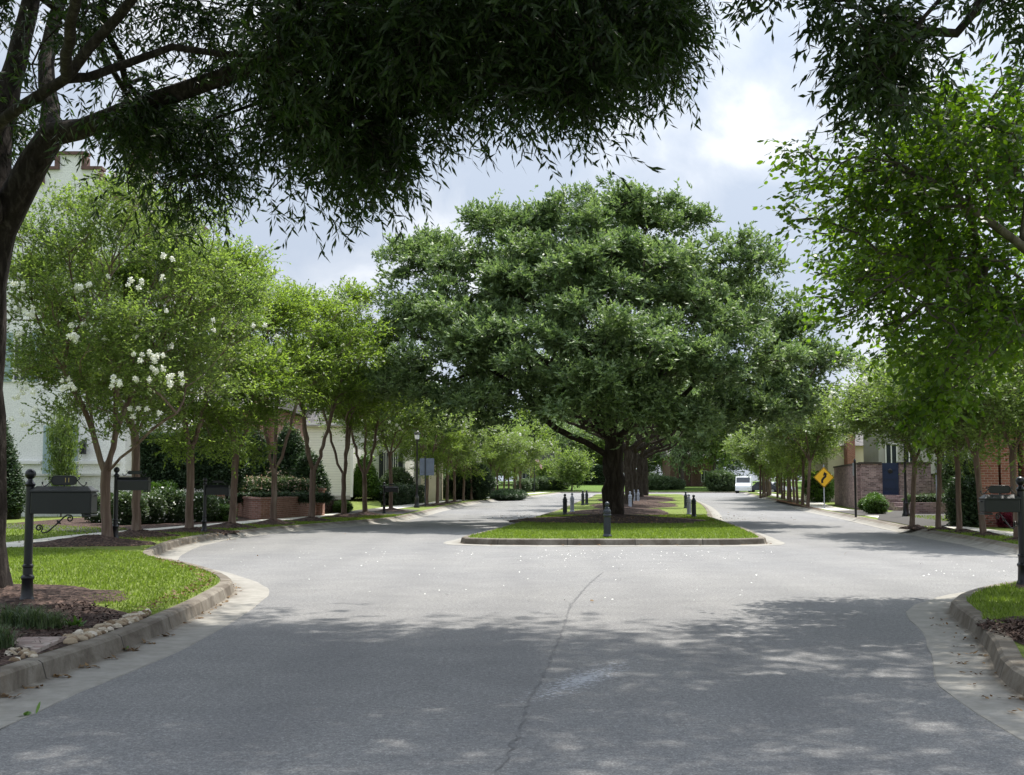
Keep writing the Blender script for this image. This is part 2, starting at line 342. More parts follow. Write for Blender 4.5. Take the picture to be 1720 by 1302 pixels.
class MB:
    def __init__(s): s.v = []; s.f = []; s.m = []; s.uv = None
    def add(s, vs, fs, mi=0):
        o = len(s.v); s.v += [tuple(p) for p in vs]; s.f += [tuple(i+o for i in f) for f in fs]; s.m += [mi]*len(fs); return s
    def box(s, c, d, rz=0, mi=0, taper=1.0, bev=0):
        cx, cy, cz = c; x, y, z = d[0]/2, d[1]/2, d[2]/2; t = taper
        pts = []
        if bev:
            b = bev
            ring = [(-x+b, -y), (x-b, -y), (x, -y+b), (x, y-b), (x-b, y), (-x+b, y), (-x, y-b), (-x, -y+b)]
            rin = [((px)*(1-b/x), (py)*(1-b/y)) for px, py in ring]
            L4 = [[(a, b_, -z) for a, b_ in rin], [(a, b_, -z+b) for a, b_ in ring], [(a, b_, z-b) for a, b_ in ring], [(a, b_, z) for a, b_ in rin]]
            vs = [p for l in L4 for p in l]; fs = []
            for k in range(3):
                for i in range(8): j = (i+1) % 8; fs.append((k*8+i, k*8+j, k*8+8+j, k*8+8+i))
            fs.append(tuple(range(7, -1, -1))); fs.append(tuple(range(24, 32)))
        else:
            vs = [(-x, -y, -z), (x, -y, -z), (x, y, -z), (-x, y, -z), (-x*t, -y*t, z), (x*t, -y*t, z), (x*t, y*t, z), (-x*t, y*t, z)]
            fs = [(0, 3, 2, 1), (4, 5, 6, 7), (0, 1, 5, 4), (1, 2, 6, 5), (2, 3, 7, 6), (3, 0, 4, 7)]
        ca, sa = math.cos(rz), math.sin(rz)
        s.add([(cx+a*ca-b_*sa, cy+a*sa+b_*ca, cz+c_) for a, b_, c_ in vs], fs, mi); return s
    def lathe(s, prof, c=(0, 0, 0), n=16, mi=0):       # prof: (r, z)
        vs = []; fs = []
        for r, z in prof:
            for i in range(n):
                a = 2*math.pi*i/n; vs.append((c[0]+r*math.cos(a), c[1]+r*math.sin(a), c[2]+z))
        for k in range(len(prof)-1):
            for i in range(n): j = (i+1) % n; fs.append((k*n+i, k*n+j, (k+1)*n+j, (k+1)*n+i))
        fs.append(tuple(range(n-1, -1, -1))); fs.append(tuple((len(prof)-1)*n+i for i in range(n)))
        return s.add(vs, fs, mi)
    def tube(s, pts, rad, n=8, mi=0):
        P = [Vector(p) for p in pts]; rr = rad if hasattr(rad, '__len__') else [rad]*len(P)
        vs = []; fs = []
        up = Vector((0, 0, 1)); prev = None
        for i, p in enumerate(P):
            t = (P[min(i+1, len(P)-1)] - P[max(i-1, 0)]).normalized()
            if prev is None:
                a = t.cross(Vector((0, 1, 0)) if abs(t.y) < .9 else Vector((1, 0, 0))).normalized()
            else:
                a = (prev - t*prev.dot(t)).normalized()
            b = t.cross(a); prev = a
            for k in range(n):
                q = 2*math.pi*k/n; v = p + (a*math.cos(q) + b*math.sin(q))*rr[i]; vs.append(tuple(v))
        for i in range(len(P)-1):
            for k in range(n): j = (k+1) % n; fs.append((i*n+k, i*n+j, (i+1)*n+j, (i+1)*n+k))
        fs.append(tuple(range(n-1, -1, -1))); fs.append(tuple((len(P)-1)*n+k for k in range(n)))
        return s.add(vs, fs, mi)
    def prism(s, poly, axis, a, b, mi=0):               # polygon in a plane, extruded along axis between a and b
        n = len(poly)
        def P(p, h):
            return (h, p[0], p[1]) if axis == 'x' else (p[0], h, p[1]) if axis == 'y' else (p[0], p[1], h)
        vs = [P(p, a) for p in poly] + [P(p, b) for p in poly]
        fs = [(i, (i+1) % n, n+(i+1) % n, n+i) for i in range(n)]
        tri = tessellate_polygon([[Vector((p[0], p[1], 0)) for p in poly]])
        fs += [tuple(t) for t in tri] + [tuple(n+i for i in reversed(t)) for t in tri]
        return s.add(vs, fs, mi)
    def sphere(s, c, r, n=12, k=8, sx=1, sy=1, sz=1, mi=0):
        return s.lathe_s(c, r, n, k, sx, sy, sz, mi)
    def lathe_s(s, c, r, n, k, sx, sy, sz, mi):
        vs = []; fs = []
        for i in range(1, k):
            a = math.pi*i/k
            for j in range(n):
                b = 2*math.pi*j/n; vs.append((c[0]+r*sx*math.sin(a)*math.cos(b), c[1]+r*sy*math.sin(a)*math.sin(b), c[2]-r*sz*math.cos(a)))
        for i in range(k-2):
            for j in range(n): q = (j+1) % n; fs.append((i*n+j, i*n+q, (i+1)*n+q, (i+1)*n+j))
        vs.append((c[0], c[1], c[2]-r*sz)); vs.append((c[0], c[1], c[2]+r*sz)); b0 = len(vs)-2
        for j in range(n): q = (j+1) % n; fs.append((b0, q, j)); fs.append((b0+1, (k-2)*n+j, (k-2)*n+q))
        return s.add(vs, fs, mi)
    def build(s, name, mats, parent=None, off=None, smooth=False):
        if not isinstance(mats, (list, tuple)): mats = [mats]
        o_ = Vector(off) if off is not None else (parent.matrix_world_loc if False else Vector((0, 0, 0)))
        V = np.array(s.v, np.float64)
        if off is not None: V = V - np.array(tuple(off))
        loops = [i for f in s.f for i in f]; st = np.cumsum([0]+[len(f) for f in s.f[:-1]])
        me = raw_mesh(name, V, loops, st, mats, s.m, smooth)
        if smooth:
            try: me.set_sharp_from_angle(angle=R(38))
            except Exception: pass
        return link(name, me, parent)

def link(name, me, parent=None):
    o = bpy.data.objects.new(name, me); col.objects.link(o)
    if parent is not None: o.parent = parent
    return o
def tag(o, label=None, cat=None, group=None, kind=None):
    if label: o['label'] = label
    if cat: o['category'] = cat
    if group: o['group'] = group
    if kind: o['kind'] = kind
    return o
def thing(name, label, cat, loc=(0, 0, 0), rz=0, group=None):
    o = bpy.data.objects.new(name, None); col.objects.link(o); o.location = loc; o.rotation_euler = (0, 0, rz)
    o.empty_display_size = .2
    return tag(o, label, cat, group)
def kids(o): return [c for c in bpy.data.objects if c.parent is o]
KID = {}
def copy_tree(src, label, loc, rz=0, scale=None, group=None):
    if src.name not in KID: KID[src.name] = [(c, kids(c)) for c in kids(src)]
    r = src.copy(); col.objects.link(r); r.location = loc; r.rotation_euler = (0, 0, rz)
    if scale is not None: r.scale = scale if hasattr(scale, '__len__') else (scale,)*3
    r['label'] = label
    if group: r['group'] = group
    for c, gk in KID[src.name]:
        d = c.copy(); col.objects.link(d); d.parent = r
        for g in gk:
            h = g.copy(); col.objects.link(h); h.parent = d
    return r

# ------------------------------------------------------------------ curves and sheets
def crom(P, step=.45, closed=False):
    P = [np.array(p[:2], float) for p in P]; n = len(P); out_ = []
    rng_ = range(n) if closed else range(n-1)
    for i in rng_:
        if closed: a, b, c, d = P[i-1], P[i], P[(i+1) % n], P[(i+2) % n]
        else: a, b, c, d = P[max(i-1, 0)], P[i], P[i+1], P[min(i+2, n-1)]
        k = max(1, int(np.linalg.norm(c-b)/step))
        t1 = (c-a)/2; t2 = (d-b)/2
        lc = np.linalg.norm(c-b)
        for t_, ref in ((t1, 0), (t2, 0)):
            ln = np.linalg.norm(t_)
            if ln > lc*1.1: t_ *= lc*1.1/ln
        for j in range(k):
            t = j/k
            out_.append((2*t**3-3*t**2+1)*b + (t**3-2*t**2+t)*t1 + (-2*t**3+3*t**2)*c + (t**3-t**2)*t2)
    if not closed: out_.append(P[-1])
    return np.array(out_)
def normals2(P, closed=False):
    if closed: T = np.roll(P, -1, 0) - np.roll(P, 1, 0)
    else: T = np.gradient(P, axis=0)
    T /= np.linalg.norm(T, axis=1)[:, None] + 1e-9
    return np.stack([T[:, 1], -T[:, 0]], 1)          # right-hand normal
def sweep(name, P, prof, mat, side=1, closed=False, wob=0, seed=0, prof2=None, wt=None):
    Nn = normals2(P, closed)*side; k = len(prof); n = len(P)
    rg = np.random.default_rng(seed)
    ln = np.concatenate([[0], np.cumsum(np.linalg.norm(np.diff(P, axis=0), axis=1))])
    V = np.zeros((n, k, 3)); U = np.zeros((n, k, 2))
    for j, (o, z) in enumerate(prof):
        if prof2 is not None: o = o*(1-wt)+prof2[j][0]*wt; z = z*(1-wt)+prof2[j][1]*wt
        oo = o + (rg.normal(0, wob, n) if j == k-2 and wob else 0)
        V[:, j, :2] = P + Nn*(oo[:, None] if hasattr(oo, '__len__') else oo); V[:, j, 2] = z
        U[:, j, 0] = ln; U[:, j, 1] = o
    fs = []; m_ = n if closed else n-1
    for i in range(m_):
        i2 = (i+1) % n
        for j in range(k-1):
            q = (i*k+j, i2*k+j, i2*k+j+1, i*k+j+1)
            fs.append(q if side < 0 else q[::-1])
    loops = [x for f in fs for x in f]
    me = raw_mesh(name, V.reshape(-1, 3), loops, np.arange(len(fs))*4, [mat], None, False, U.reshape(-1, 2))
    return link(name, me)
def sheet(name, poly, z, mat, height=None):
    pts = [Vector((float(p[0]), float(p[1]), 0)) for p in poly]
    tri = tessellate_polygon([pts])
    V = np.array([(p.x, p.y, z) for p in pts]); fs = []
    for t in tri:
        a, b, c = (V[i] for i in t)
        cr_ = (b[0]-a[0])*(c[1]-a[1]) - (b[1]-a[1])*(c[0]-a[0])
        fs.append(t if cr_ > 0 else t[::-1])
    me = raw_mesh(name, V, [i for f in fs for i in f], np.arange(len(fs))*3, [mat])
    return link(name, me)
def inpoly(X, Y, poly):
    poly = np.asarray(poly)[:, :2]; r = np.zeros(len(X), bool); n = len(poly); j = n-1
    for i in range(n):
        xi, yi = poly[i]; xj, yj = poly[j]
        if yi != yj:
            c = ((yi > Y) != (yj > Y)) & (X < (xj-xi)*(Y-yi)/(yj-yi) + xi)
            r ^= c
        j = i
    return r

# ------------------------------------------------------------------ leaves
def unit(v): return v/(np.linalg.norm(v, axis=-1, keepdims=True)+1e-9)
KITE = [(0, 0), (.42, .5), (1, 0), (.42, -.5)]
OVAL = [(0, 0), (.22, .36), (.55, .5), (.85, .28), (1, 0), (.85, -.28), (.55, -.5), (.22, -.36)]
def leaf_arrays(rg, pos, d, nrm, L_, W_, tmpl=KITE, jit=.3):
    n = len(pos); d = unit(d); s = unit(np.cross(nrm, d)); 
    ll = (L_*(1+rg.uniform(-jit, jit, n)))[:, None]; ww = (W_*(1+rg.uniform(-jit, jit, n)))[:, None]
    V = np.stack([pos + d*ll*u + s*ww*v for u, v in tmpl], 1)
    return V.reshape(-1, 3), len(tmpl)
def leaves_mesh(name, parts, mats):
    V = []; loops = []; st = []; mi = []; o = 0; lo = 0
    for (v, k, m_) in parts:
        V.append(v); nf = len(v)//k
        loops.append(np.arange(len(v))+o); st.append(np.arange(nf)*k+lo); mi.append(np.full(nf, m_)); o += len(v); lo += len(v)
    return raw_mesh(name, np.concatenate(V), np.concatenate(loops), np.concatenate(st), mats, np.concatenate(mi))
def sprays(rg, tips, dirs, ntw, spread, tlen, nleaf, L_, W_, out_w=.6, rand_w=.7, up_w=.25, droop=.0, ldroop=0, tmpl=KITE, upn=.8, jit=.3):
    T = np.repeat(tips, ntw, 0); D = np.repeat(dirs, ntw, 0); n = len(T)
    base = T + rg.normal(0, 1, (n, 3))*spread
    td = unit(D*out_w + rg.normal(0, 1, (n, 3))*rand_w + np.array([0, 0, up_w]))
    tl = tlen*rg.uniform(.6, 1.3, n)
    t = np.tile(np.linspace(.08, 1, nleaf), n)[:, None] + rg.normal(0, .03, (n*nleaf, 1))
    B = np.repeat(base, nleaf, 0); Dd = np.repeat(td, nleaf, 0); TL = np.repeat(tl, nleaf)[:, None]
    pos = B + Dd*TL*t - np.array([0, 0, 1])*droop*TL*t**2
    tan = unit(Dd - np.array([0, 0, 2])*droop*t)
    side = unit(np.cross(tan, np.array([0, 0, 1.])) + rg.normal(0, .25, tan.shape))
    sg = np.tile(np.where(np.arange(nleaf) % 2 == 0, 1, -1), n)[:, None]
    ld = unit(tan*.75 + side*sg*rg.uniform(.4, 1.0, (len(pos), 1)) + rg.normal(0, .22, pos.shape) - np.array([0, 0, 1])*ldroop)
    nr = unit(np.array([0, 0, upn]) + rg.normal(0, .5, pos.shape) + D.repeat(nleaf, 0)*.3)
    return leaf_arrays(rg, pos, ld, nr, L_, W_, tmpl, jit), (base, td, tl)

def twig_arrays(base, td, tl, droop, w_=.0022, ns=4):
    n = len(base); pts = []
    for j in range(ns+1):
        t = j/ns; pts.append(base + td*(tl*t)[:, None] - np.array([0, 0, 1])*droop*(tl*t*t)[:, None])
    V = []
    for s_ in (unit(np.cross(td, [0, 0, 1.])), unit(np.cross(td, [0, 1., .2]))):
        for j in range(ns):
            wa, wb = w_*(1-.7*j/ns), w_*(1-.7*(j+1)/ns)
            V.append(np.stack([pts[j]-s_*wa, pts[j]+s_*wa, pts[j+1]+s_*wb, pts[j+1]-s_*wb], 1).reshape(-1, 3))
    return np.concatenate(V), 4

# ------------------------------------------------------------------ branching skeleton
class Skel:
    def __init__(s, rg, cap=60000):
        s.rg = rg; s.P = np.zeros((cap, 3)); s.par = np.full(cap, -1); s.pl = np.zeros(cap); s.ok = np.zeros(cap, bool); s.n = 0; s.tip = []; s.fix = []
    def node(s, p, par, ok=True):
        i = s.n; s.P[i] = p; s.par[i] = par; s.pl[i] = 0 if par < 0 else s.pl[par] + np.linalg.norm(p - s.P[par]); s.ok[i] = ok; s.n += 1; return i
    def limb(s, pts, okfrom=0.0, seg=.35, jit=.02, rr=None):
        pts = [np.array(tuple(p), float) for p in pts]
        if s.n == 0: par = s.node(pts[0], -1, False)
        else: par = int(np.argmin(np.linalg.norm(s.P[:s.n]-pts[0], axis=1)))
        Q = [s.P[par]] + pts[1:]; n = len(Q); tot = 0; acc = 0
        cur = par; S = []
        for i in range(n-1):
            a = Q[max(i-1, 0)]; b = Q[i]; c = Q[i+1]; d = Q[min(i+2, n-1)]; k = max(1, int(np.linalg.norm(c-b)/seg))
            t1 = (c-a)/2; t2 = (d-b)/2
            for j in range(1, k+1):
                t = j/k; S.append((2*t**3-3*t**2+1)*b + (t**3-2*t**2+t)*t1 + (-2*t**3+3*t**2)*c + (t**3-t**2)*t2)
        ids = []
        for k, p in enumerate(S):
            cur = s.node(p + s.rg.normal(0, jit, 3), cur, k/len(S) >= okfrom); ids.append(cur)
        if rr: s.fix.append((ids, rr))
        return cur
    def attach(s, T, bf=.45, seg=.4, jit=.05, bend=.35, sag=0.0, order=None):
        if order is None:
            c = s.P[:s.n][s.ok[:s.n]].mean(0); order = np.argsort(np.linalg.norm(T-c, axis=1) + s.rg.normal(0, .3, len(T)))
        for ti in order:
            t = T[ti]; n = s.n
            if n > len(s.P)-60: break
            d = np.linalg.norm(s.P[:n]-t, axis=1); cst = d + bf*s.pl[:n]; cst[~s.ok[:n]] = 1e9
            i = int(np.argmin(cst)); di = d[i]; k = max(1, int(math.ceil(di/seg)))
            pd = s.P[i] - s.P[s.par[i]] if s.par[i] >= 0 else np.array([0, 0, 1.]); pd = pd/(np.linalg.norm(pd)+1e-9)
            ctrl = s.P[i] + pd*di*bend + np.array([0, 0, sag*di]) if False else s.P[i]*.5 + t*.5 + (pd*di*bend*.6) + np.array([0, 0, sag*di])
            a = s.P[i].copy(); cur = i
            for j in range(1, k+1):
                u = j/k; p = (1-u)**2*a + 2*u*(1-u)*ctrl + u*u*t
                if j < k: p = p + s.rg.normal(0, jit, 3)
                cur = s.node(p, cur)
            s.tip.append(cur)
    def radii(s, rbase, rtip=.006, pw=2.3):
        n = s.n; r = np.zeros(n); nch = np.bincount(s.par[:n][s.par[:n] >= 0], minlength=n)
        acc = np.zeros(n)
        for i in range(n-1, -1, -1):
            v = acc[i] if nch[i] else 1.0
            r[i] = v
            if s.par[i] >= 0: acc[s.par[i]] += v
        r = r**(1/pw); r = r/r[0]*rbase; r = np.maximum(r, rtip)
        if s.fix:
            fx = np.zeros(n, bool)
            for ids, (ra, rb) in s.fix: r[ids] = np.linspace(ra, rb, len(ids)); fx[ids] = True
            for i in range(1, n):
                if not fx[i]: r[i] = min(r[i], r[s.par[i]]*.97)
            r[0] = max(r[0], r[1])
        return r
    def tubes(s, r, flare=None, sides=(12, 8, 5, 3)):
        n = s.n; ch = [[] for _ in range(n)]
        for i in range(n):
            if s.par[i] >= 0: ch[s.par[i]].append(i)
        V = []; F = []; o = 0; start = [(0, -1)]
        while start:
            i, pr = start.pop(); c = [pr] if pr >= 0 else []
            c.append(i)
            while ch[i]:
                b = max(ch[i], key=lambda q: r[q])
                for q in ch[i]:
                    if q != b: start.append((q, i))
                i = b; c.append(i)
            if len(c) < 2: continue
            P = s.P[c]; rr = r[c].copy()
            if pr >= 0: rr[0] = min(rr[0], rr[1]*1.25)
            rm = rr.max(); ns = sides[0] if rm > .12 else sides[1] if rm > .045 else sides[2] if rm > .015 else sides[3]
            T = np.gradient(P, axis=0); T = unit(T)
            a = np.cross(T[0], [0, 1., .1]); a = a/(np.linalg.norm(a)+1e-9); Aa = np.zeros_like(P)
            for k in range(len(P)):
                a = a - T[k]*a.dot(T[k]); a = a/(np.linalg.norm(a)+1e-9); Aa[k] = a
            B = np.cross(T, Aa); q = np.arange(ns)*2*math.pi/ns
            rad = np.repeat(rr[:, None], ns, 1)
            if flare and pr < 0:
                h = P[:, 2]-P[0, 2]
                fl = flare*np.exp(-h/.35)[:, None]*(1+.45*np.sin(q*5+1)[None, :]); rad = rad*(1+fl)
                rad = rad*(1+.06*np.sin(q*4+h[:, None]*.8)+.04*np.sin(q*7-h[:, None]*1.3))
            V.append((P[:, None] + rad[..., None]*(Aa[:, None]*np.cos(q)[None, :, None] + B[:, None]*np.sin(q)[None, :, None])).reshape(-1, 3))
            k = len(P); ii = np.arange(k-1)[:, None]*ns; jj = np.arange(ns)[None, :]; j2 = (jj+1) % ns
            F.append((np.stack([ii+jj, ii+j2, ii+ns+j2, ii+ns+jj], -1)+o).reshape(-1, 4)); o += k*ns
        V = np.concatenate(V); F = np.concatenate(F)
        return V, F
    def tipdirs(s):
        t = np.array(s.tip); p = s.P[t]; q = s.P[s.par[t]]; return p, unit(p-q)
def bark_obj(name, V, F, mat, parent, off=None):
    if off is not None: V = V - np.array(tuple(off))
    me = raw_mesh(name, V, F.ravel(), np.arange(len(F))*4, [mat], None, True); return link(name, me, parent)
# ================================================================== GROUND
BIG = 900
tag(sheet('ground', [(-BIG, -60), (BIG, -60), (BIG, BIG), (-BIG, BIG)], -.06, M['far_grass']), kind='structure')
tag(sheet('road', [(-14, -12), (90, -12), (90, 178), (-60, 178), (-60, 168), (-14, 120)], 0.0, M['asphalt']), kind='structure')

KL = crom([(-3.95, -8), (-3.88, 2), (-3.82, 6), (-3.74, 9.2), (-3.62, 11.2), (-3.68, 13.8), (-3.80, 15.6), (-3.98, 17.2), (-4.45, 18.7), (-5.3, 20.6), (-6.3, 22.4), (-7.1, 24.2),
           (-7.65, 27.0), (-8.0, 30), (-7.95, 33.5), (-7.35, 37.5), (-6.45, 41), (-5.55, 44.5), (-4.75, 48.3), (-4.35, 55), (-4.2, 62), (-3.7, 75), (-2.9, 88), (-2.0, 97), (-.3, 110), (2.0, 130), (4.3, 150), (6.2, 168)])
KR = crom([(3.55, -8), (3.58, 2), (3.62, 7), (3.80, 9.2), (4.28, 10.8), (4.72, 12.4), (4.98, 13.6), (5.18, 14.4), (5.55, 15.2), (6.08, 16.05), (6.75, 16.9), (7.6, 17.6), (9.4, 18.3), (14, 19.2), (45, 22)])
KF = crom([(45, 26.2), (18, 24.2), (12.6, 23.6), (11.0, 24.1), (10.75, 25.5), (11.05, 28), (11.4, 30.5), (11.7, 33.9), (12.1, 37.5), (13.1, 45), (14.0, 51.6), (16.1, 68), (19.1, 85), (25.6, 131), (31.5, 168)])
KI = crom([(9.3, 138), (7.2, 113), (5.4, 95), (3.6, 75), (2.4, 62), (1.35, 52), (.45, 43.6), (-.55, 35), (-1.05, 31.6), (-1.0, 30.55), (-.35, 30.15), (1.2, 30.0), (3.9, 30.0), (5.35, 30.1),
           (5.95, 30.5), (6.15, 31.6), (6.65, 36.5), (7.1, 42), (7.7, 49.5), (8.7, 56), (10.4, 68), (12.3, 83), (16.2, 118), (18.6, 138), (18.0, 142), (14, 144), (10.2, 142)], .45, True)
Z0 = .15
left_poly = list(map(tuple, KL)) + [(-70, 168), (-70, -8)]
rnear_poly = list(map(tuple, KR)) + [(45, -8)]
rfar_poly = list(map(tuple, KF)) + [(95, 168), (95, 26.2)]
isl_poly = list(map(tuple, KI))
tag(sheet('lawn', left_poly, Z0, M['lawn']), kind='structure')
tag(sheet('lawn', rnear_poly, Z0, M['lawn']), kind='structure')
tag(sheet('lawn', rfar_poly, Z0, M['lawn']), kind='structure')
tag(sheet('median_lawn', isl_poly, Z0, M['lawn']), kind='structure')
prof = [(-.16, Z0-.03), (-.155, Z0+.008), (-.03, Z0+.006), (.0, Z0-.014), (.035, .02), (.06, .014), (.50, .006), (.515, -.01)]
prof = [(o+.16, z) for o, z in prof]
prof_r = [(0, Z0-.03), (.005, Z0+.008), (.09, Z0+.004), (.20, Z0-.035), (.36, .048), (.44, .02), (.56, .007), (.575, -.01)]
tag(sweep('kerb', KL, prof, M['kerb'], 1, wob=.012, seed=1, prof2=prof_r, wt=np.clip((KL[:, 1]-31)/4, 0, 1)), kind='structure')
tag(sweep('kerb', KR, prof, M['kerb'], -1, wob=.012, seed=2), kind='structure')
tag(sweep('kerb', KF, prof, M['kerb'], -1, wob=.012, seed=3, prof2=prof_r, wt=np.clip((KF[:, 1]-25)/2, 0, 1)), kind='structure')
profi = [(0, Z0-.03), (.005, Z0+.008), (.13, Z0+.006), (.16, Z0-.014), (.19, .02), (.21, .014), (.62, .006), (.635, -.01)]
tag(sweep('kerb', KI, profi, M['kerb'], 1, True, wob=.012, seed=4), kind='structure')

# pavements
def walk(P, wd, name='sidewalk', z=Z0+.012, mat='walk'):
    c = crom(P, .6); return tag(sweep(name, c, [(-wd/2, z-.03), (-wd/2, z), (wd/2, z), (wd/2, z-.03)], M[mat], 1), kind='structure')
SWL = [(-30, 22.5), (-18, 23.2), (-12.8, 24.0), (-11.0, 26.0), (-10.6, 29), (-10.55, 32), (-10.1, 35), (-9.35, 39.5), (-8.7, 43), (-8.25, 46), (-7.5, 50.5), (-6.9, 57), (-6.0, 71), (-4.9, 85), (-3.9, 95), (-2.4, 108), (.1, 130), (2.4, 150), (4.4, 166)]
SWR = [(45, 29.5), (20, 28.2), (14.6, 28.0), (13.3, 28.8), (12.95, 31), (12.95, 35), (13.3, 40), (14.5, 48), (15.6, 58), (17.2, 70), (20.6, 87), (27.3, 131), (33, 166)]
walk(SWL, 1.25); walk(SWR, 1.2)
def pad(name, pts, z, mat='walk'):
    return tag(sheet(name, pts, z, M[mat]), kind='structure')
pad('driveway', [(-4.62, 52.2), (-4.42, 60.5), (-5.9, 63.5), (-7.3, 64.5), (-7.6, 55.5), (-6.9, 53.0), (-5.5, 51.2)], Z0+.016)
pad('driveway', [(12.22, 38.1), (12.7, 41.5), (13.15, 45.2), (14.6, 50), (17.9, 58.9), (19.4, 58.9), (17.6, 50), (15.2, 42), (13.6, 38.4)], Z0+.016)
pad('driveway', [(13.95, 50.5), (15.1, 59.5), (17.3, 60.5), (16.2, 50.2)], Z0+.018)
pad('median_path', [(1.3, 51.3), (1.5, 53), (8.3, 52.6), (7.95, 51)], Z0+.012)
pad('driveway', [(19.4, 86), (19.95, 90), (26, 90.5), (26, 86.5)], Z0+.016)

# far lawn that rises behind the end of the boulevard
def far_lawn():
    xs = np.linspace(-90, 140, 70); ys = np.concatenate([[178, 178.02], np.linspace(182, 330, 34)])
    X, Y = np.meshgrid(xs, ys); Zh = Z0 + 1.6*(1-np.exp(-np.maximum(Y-180, 0)/26)); Zh[0] = -.02
    V = np.stack([X, Y, Zh], -1).reshape(-1, 3); nx = len(xs)
    f = [(j*nx+i, j*nx+i+1, (j+1)*nx+i+1, (j+1)*nx+i) for j in range(len(ys)-1) for i in range(nx-1)]
    me = raw_mesh('far_lawn', V, [k for q in f for k in q], np.arange(len(f))*4, [M['far_grass']], None, True)
    return tag(link('lawn', me), kind='structure')
far_lawn()
tag(sweep('kerb', crom([(-60, 177.6), (20, 177.4), (90, 177.6)], 4), prof, M['kerb'], 1), kind='structure')

# bitumen seam down the road: a thin irregular band
def seam():
    pts = [(1012, 962), (985, 985), (958, 1020), (948, 1048), (934, 1085), (915, 1130), (898, 1160), (885, 1190), (868, 1240), (850, 1275), (832, 1302), (812, 1350)]
    c = crom([G(x, y, 0)[:2] for x, y in pts], .09); rg = np.random.default_rng(5)
    c = c + normals2(c)*rg.normal(0, .009, (len(c), 1)); Nn = normals2(c); wd = np.abs(rg.normal(.006, .006, len(c)))+.002
    V = np.zeros((len(c), 2, 3)); V[:, 0, :2] = c-Nn*wd[:, None]; V[:, 1, :2] = c+Nn*wd[:, None]; V[..., 2] = .004
    f = [(2*i, 2*i+1, 2*i+3, 2*i+2) for i in range(len(c)-1)]
    me = raw_mesh('road_crack', V.reshape(-1, 3), [k for q in f for k in q], np.arange(len(f))*4, [M['seam']])
    tag(link('road_crack', me), kind='structure')
seam()

# ------------------------------------------------------------------ mulch mounds and beds
def mound(cx, cy, rx, ry, h, rz=0, mat='mulch', name='mulch', seed=0, chips=0, z0=Z0, pw=1.3):
    rg = np.random.default_rng(seed+77); nr, na = 9, 40
    ph = rg.uniform(0, 6.28, 4); V = [(cx, cy, z0+h)]; F = []
    ca, sa = math.cos(rz), math.sin(rz)
    for i in range(1, nr+1):
        t = i/nr
        for j in range(na):
            a = 2*math.pi*j/na; e_ = 1+.10*math.sin(3*a+ph[0])+.07*math.sin(5*a+ph[1])+.04*math.sin(9*a+ph[2])+.03*math.sin(14*a+ph[3])
            x, y = rx*t*e_*math.cos(a), ry*t*e_*math.sin(a)
            z = z0 + .018 + h*(1-t)**pw + rg.normal(0, .008)*(1-t*.6)
            if i == nr: z = z0-.02
            V.append((cx+x*ca-y*sa, cy+x*sa+y*ca, z))
    for j in range(na): F.append((0, 1+j, 1+(j+1) % na))
    lo = [i for f in F for i in f]; st = [3*i for i in range(na)]; b = len(lo)
    for i in range(nr-1):
        for j in range(na):
            q = (1+i*na+j, 1+(i+1)*na+j, 1+(i+1)*na+(j+1) % na, 1+i*na+(j+1) % na); st.append(len(lo)); lo += q
    me = raw_mesh(name, V, lo, st, [M[mat]], None, True); o = tag(link(name, me), kind='stuff')
    return o
def bed(poly, z, mat='mulch', name='mulch'):
    return tag(sheet(name, poly, z, M[mat]), kind='stuff')

# left bulb
mound(-9.2, 27.5, 1.45, 1.3, .20, .1, seed=1)             # round the nearest crape
mound(-9.35, 31.4, 1.0, 1.1, .18, 0, seed=2)
mound(-8.75, 34.3, 1.3, .9, .12, 0, seed=3)
mound(-6.35, 15.2, 1.7, 1.3, .10, 0, seed=4)
# near-left planting bed
bed([G(-60, 1000)[:2], G(40, 992)[:2], G(100, 1008)[:2], G(180, 1022)[:2], G(238, 1036)[:2]] + [tuple(p) for p in KL[(KL[:, 1] > 8.2) & (KL[:, 1] < 12.9)][::-1] - np.array([.012, 0])], Z0+.006)
mound(*G(40, 1012)[:2], 1.1, .8, .07, 0, seed=5)
mound(*G(96, 991)[:2], .22, .25, .015, 0, seed=6)
bed([G(1722, 1049)[:2], G(1660, 1046)[:2], G(1638, 1050)[:2], G(1655, 1058)[:2], G(1700, 1076)[:2], G(1800, 1120)[:2], G(1830, 1050)[:2]], Z0+.006)
mound(6.1, 12.3, 1.25, .9, .09, 0, seed=7)
mound(7.6, 16.0, 1.3, .8, .10, 0, seed=8)
for n_, (x_, y_) in enumerate([(-8.35, 37.3), (-7.65, 40.3), (-6.95, 43.6), (-6.45, 48.2), (-5.95, 50.9), (-5.55, 57.8)]): mound(x_, y_, .85, .95, .17, 0, seed=30+n_)
for n_, (x_, y_) in enumerate([(11.75, 36.9), (12.05, 35.5), (12.0, 33.7), (11.95, 31.9), (11.72, 29.2)]): mound(x_+.1, y_, .42, .55, .10, 0, seed=50+n_)
for n_, (x_, y_) in enumerate([(-4.85, 71.5), (-4.45, 75), (-4.15, 80), (-3.9, 85)]): mound(x_, y_, .55, 1.3, .12, 0, seed=60+n_)
# oak mounds on the median
mound(3.55, 44.6, 3.6, 4.2, .22, 0, seed=9, pw=1.1)
mound(5.0, 57, 2.3, 8, .20, -.12, seed=10, pw=1.0)
mound(7.1, 74, 2.6, 11, .25, -.12, seed=11, pw=1.0)
mound(10.2, 100, 3.0, 17, .3, -.15, seed=12, pw=1.0)

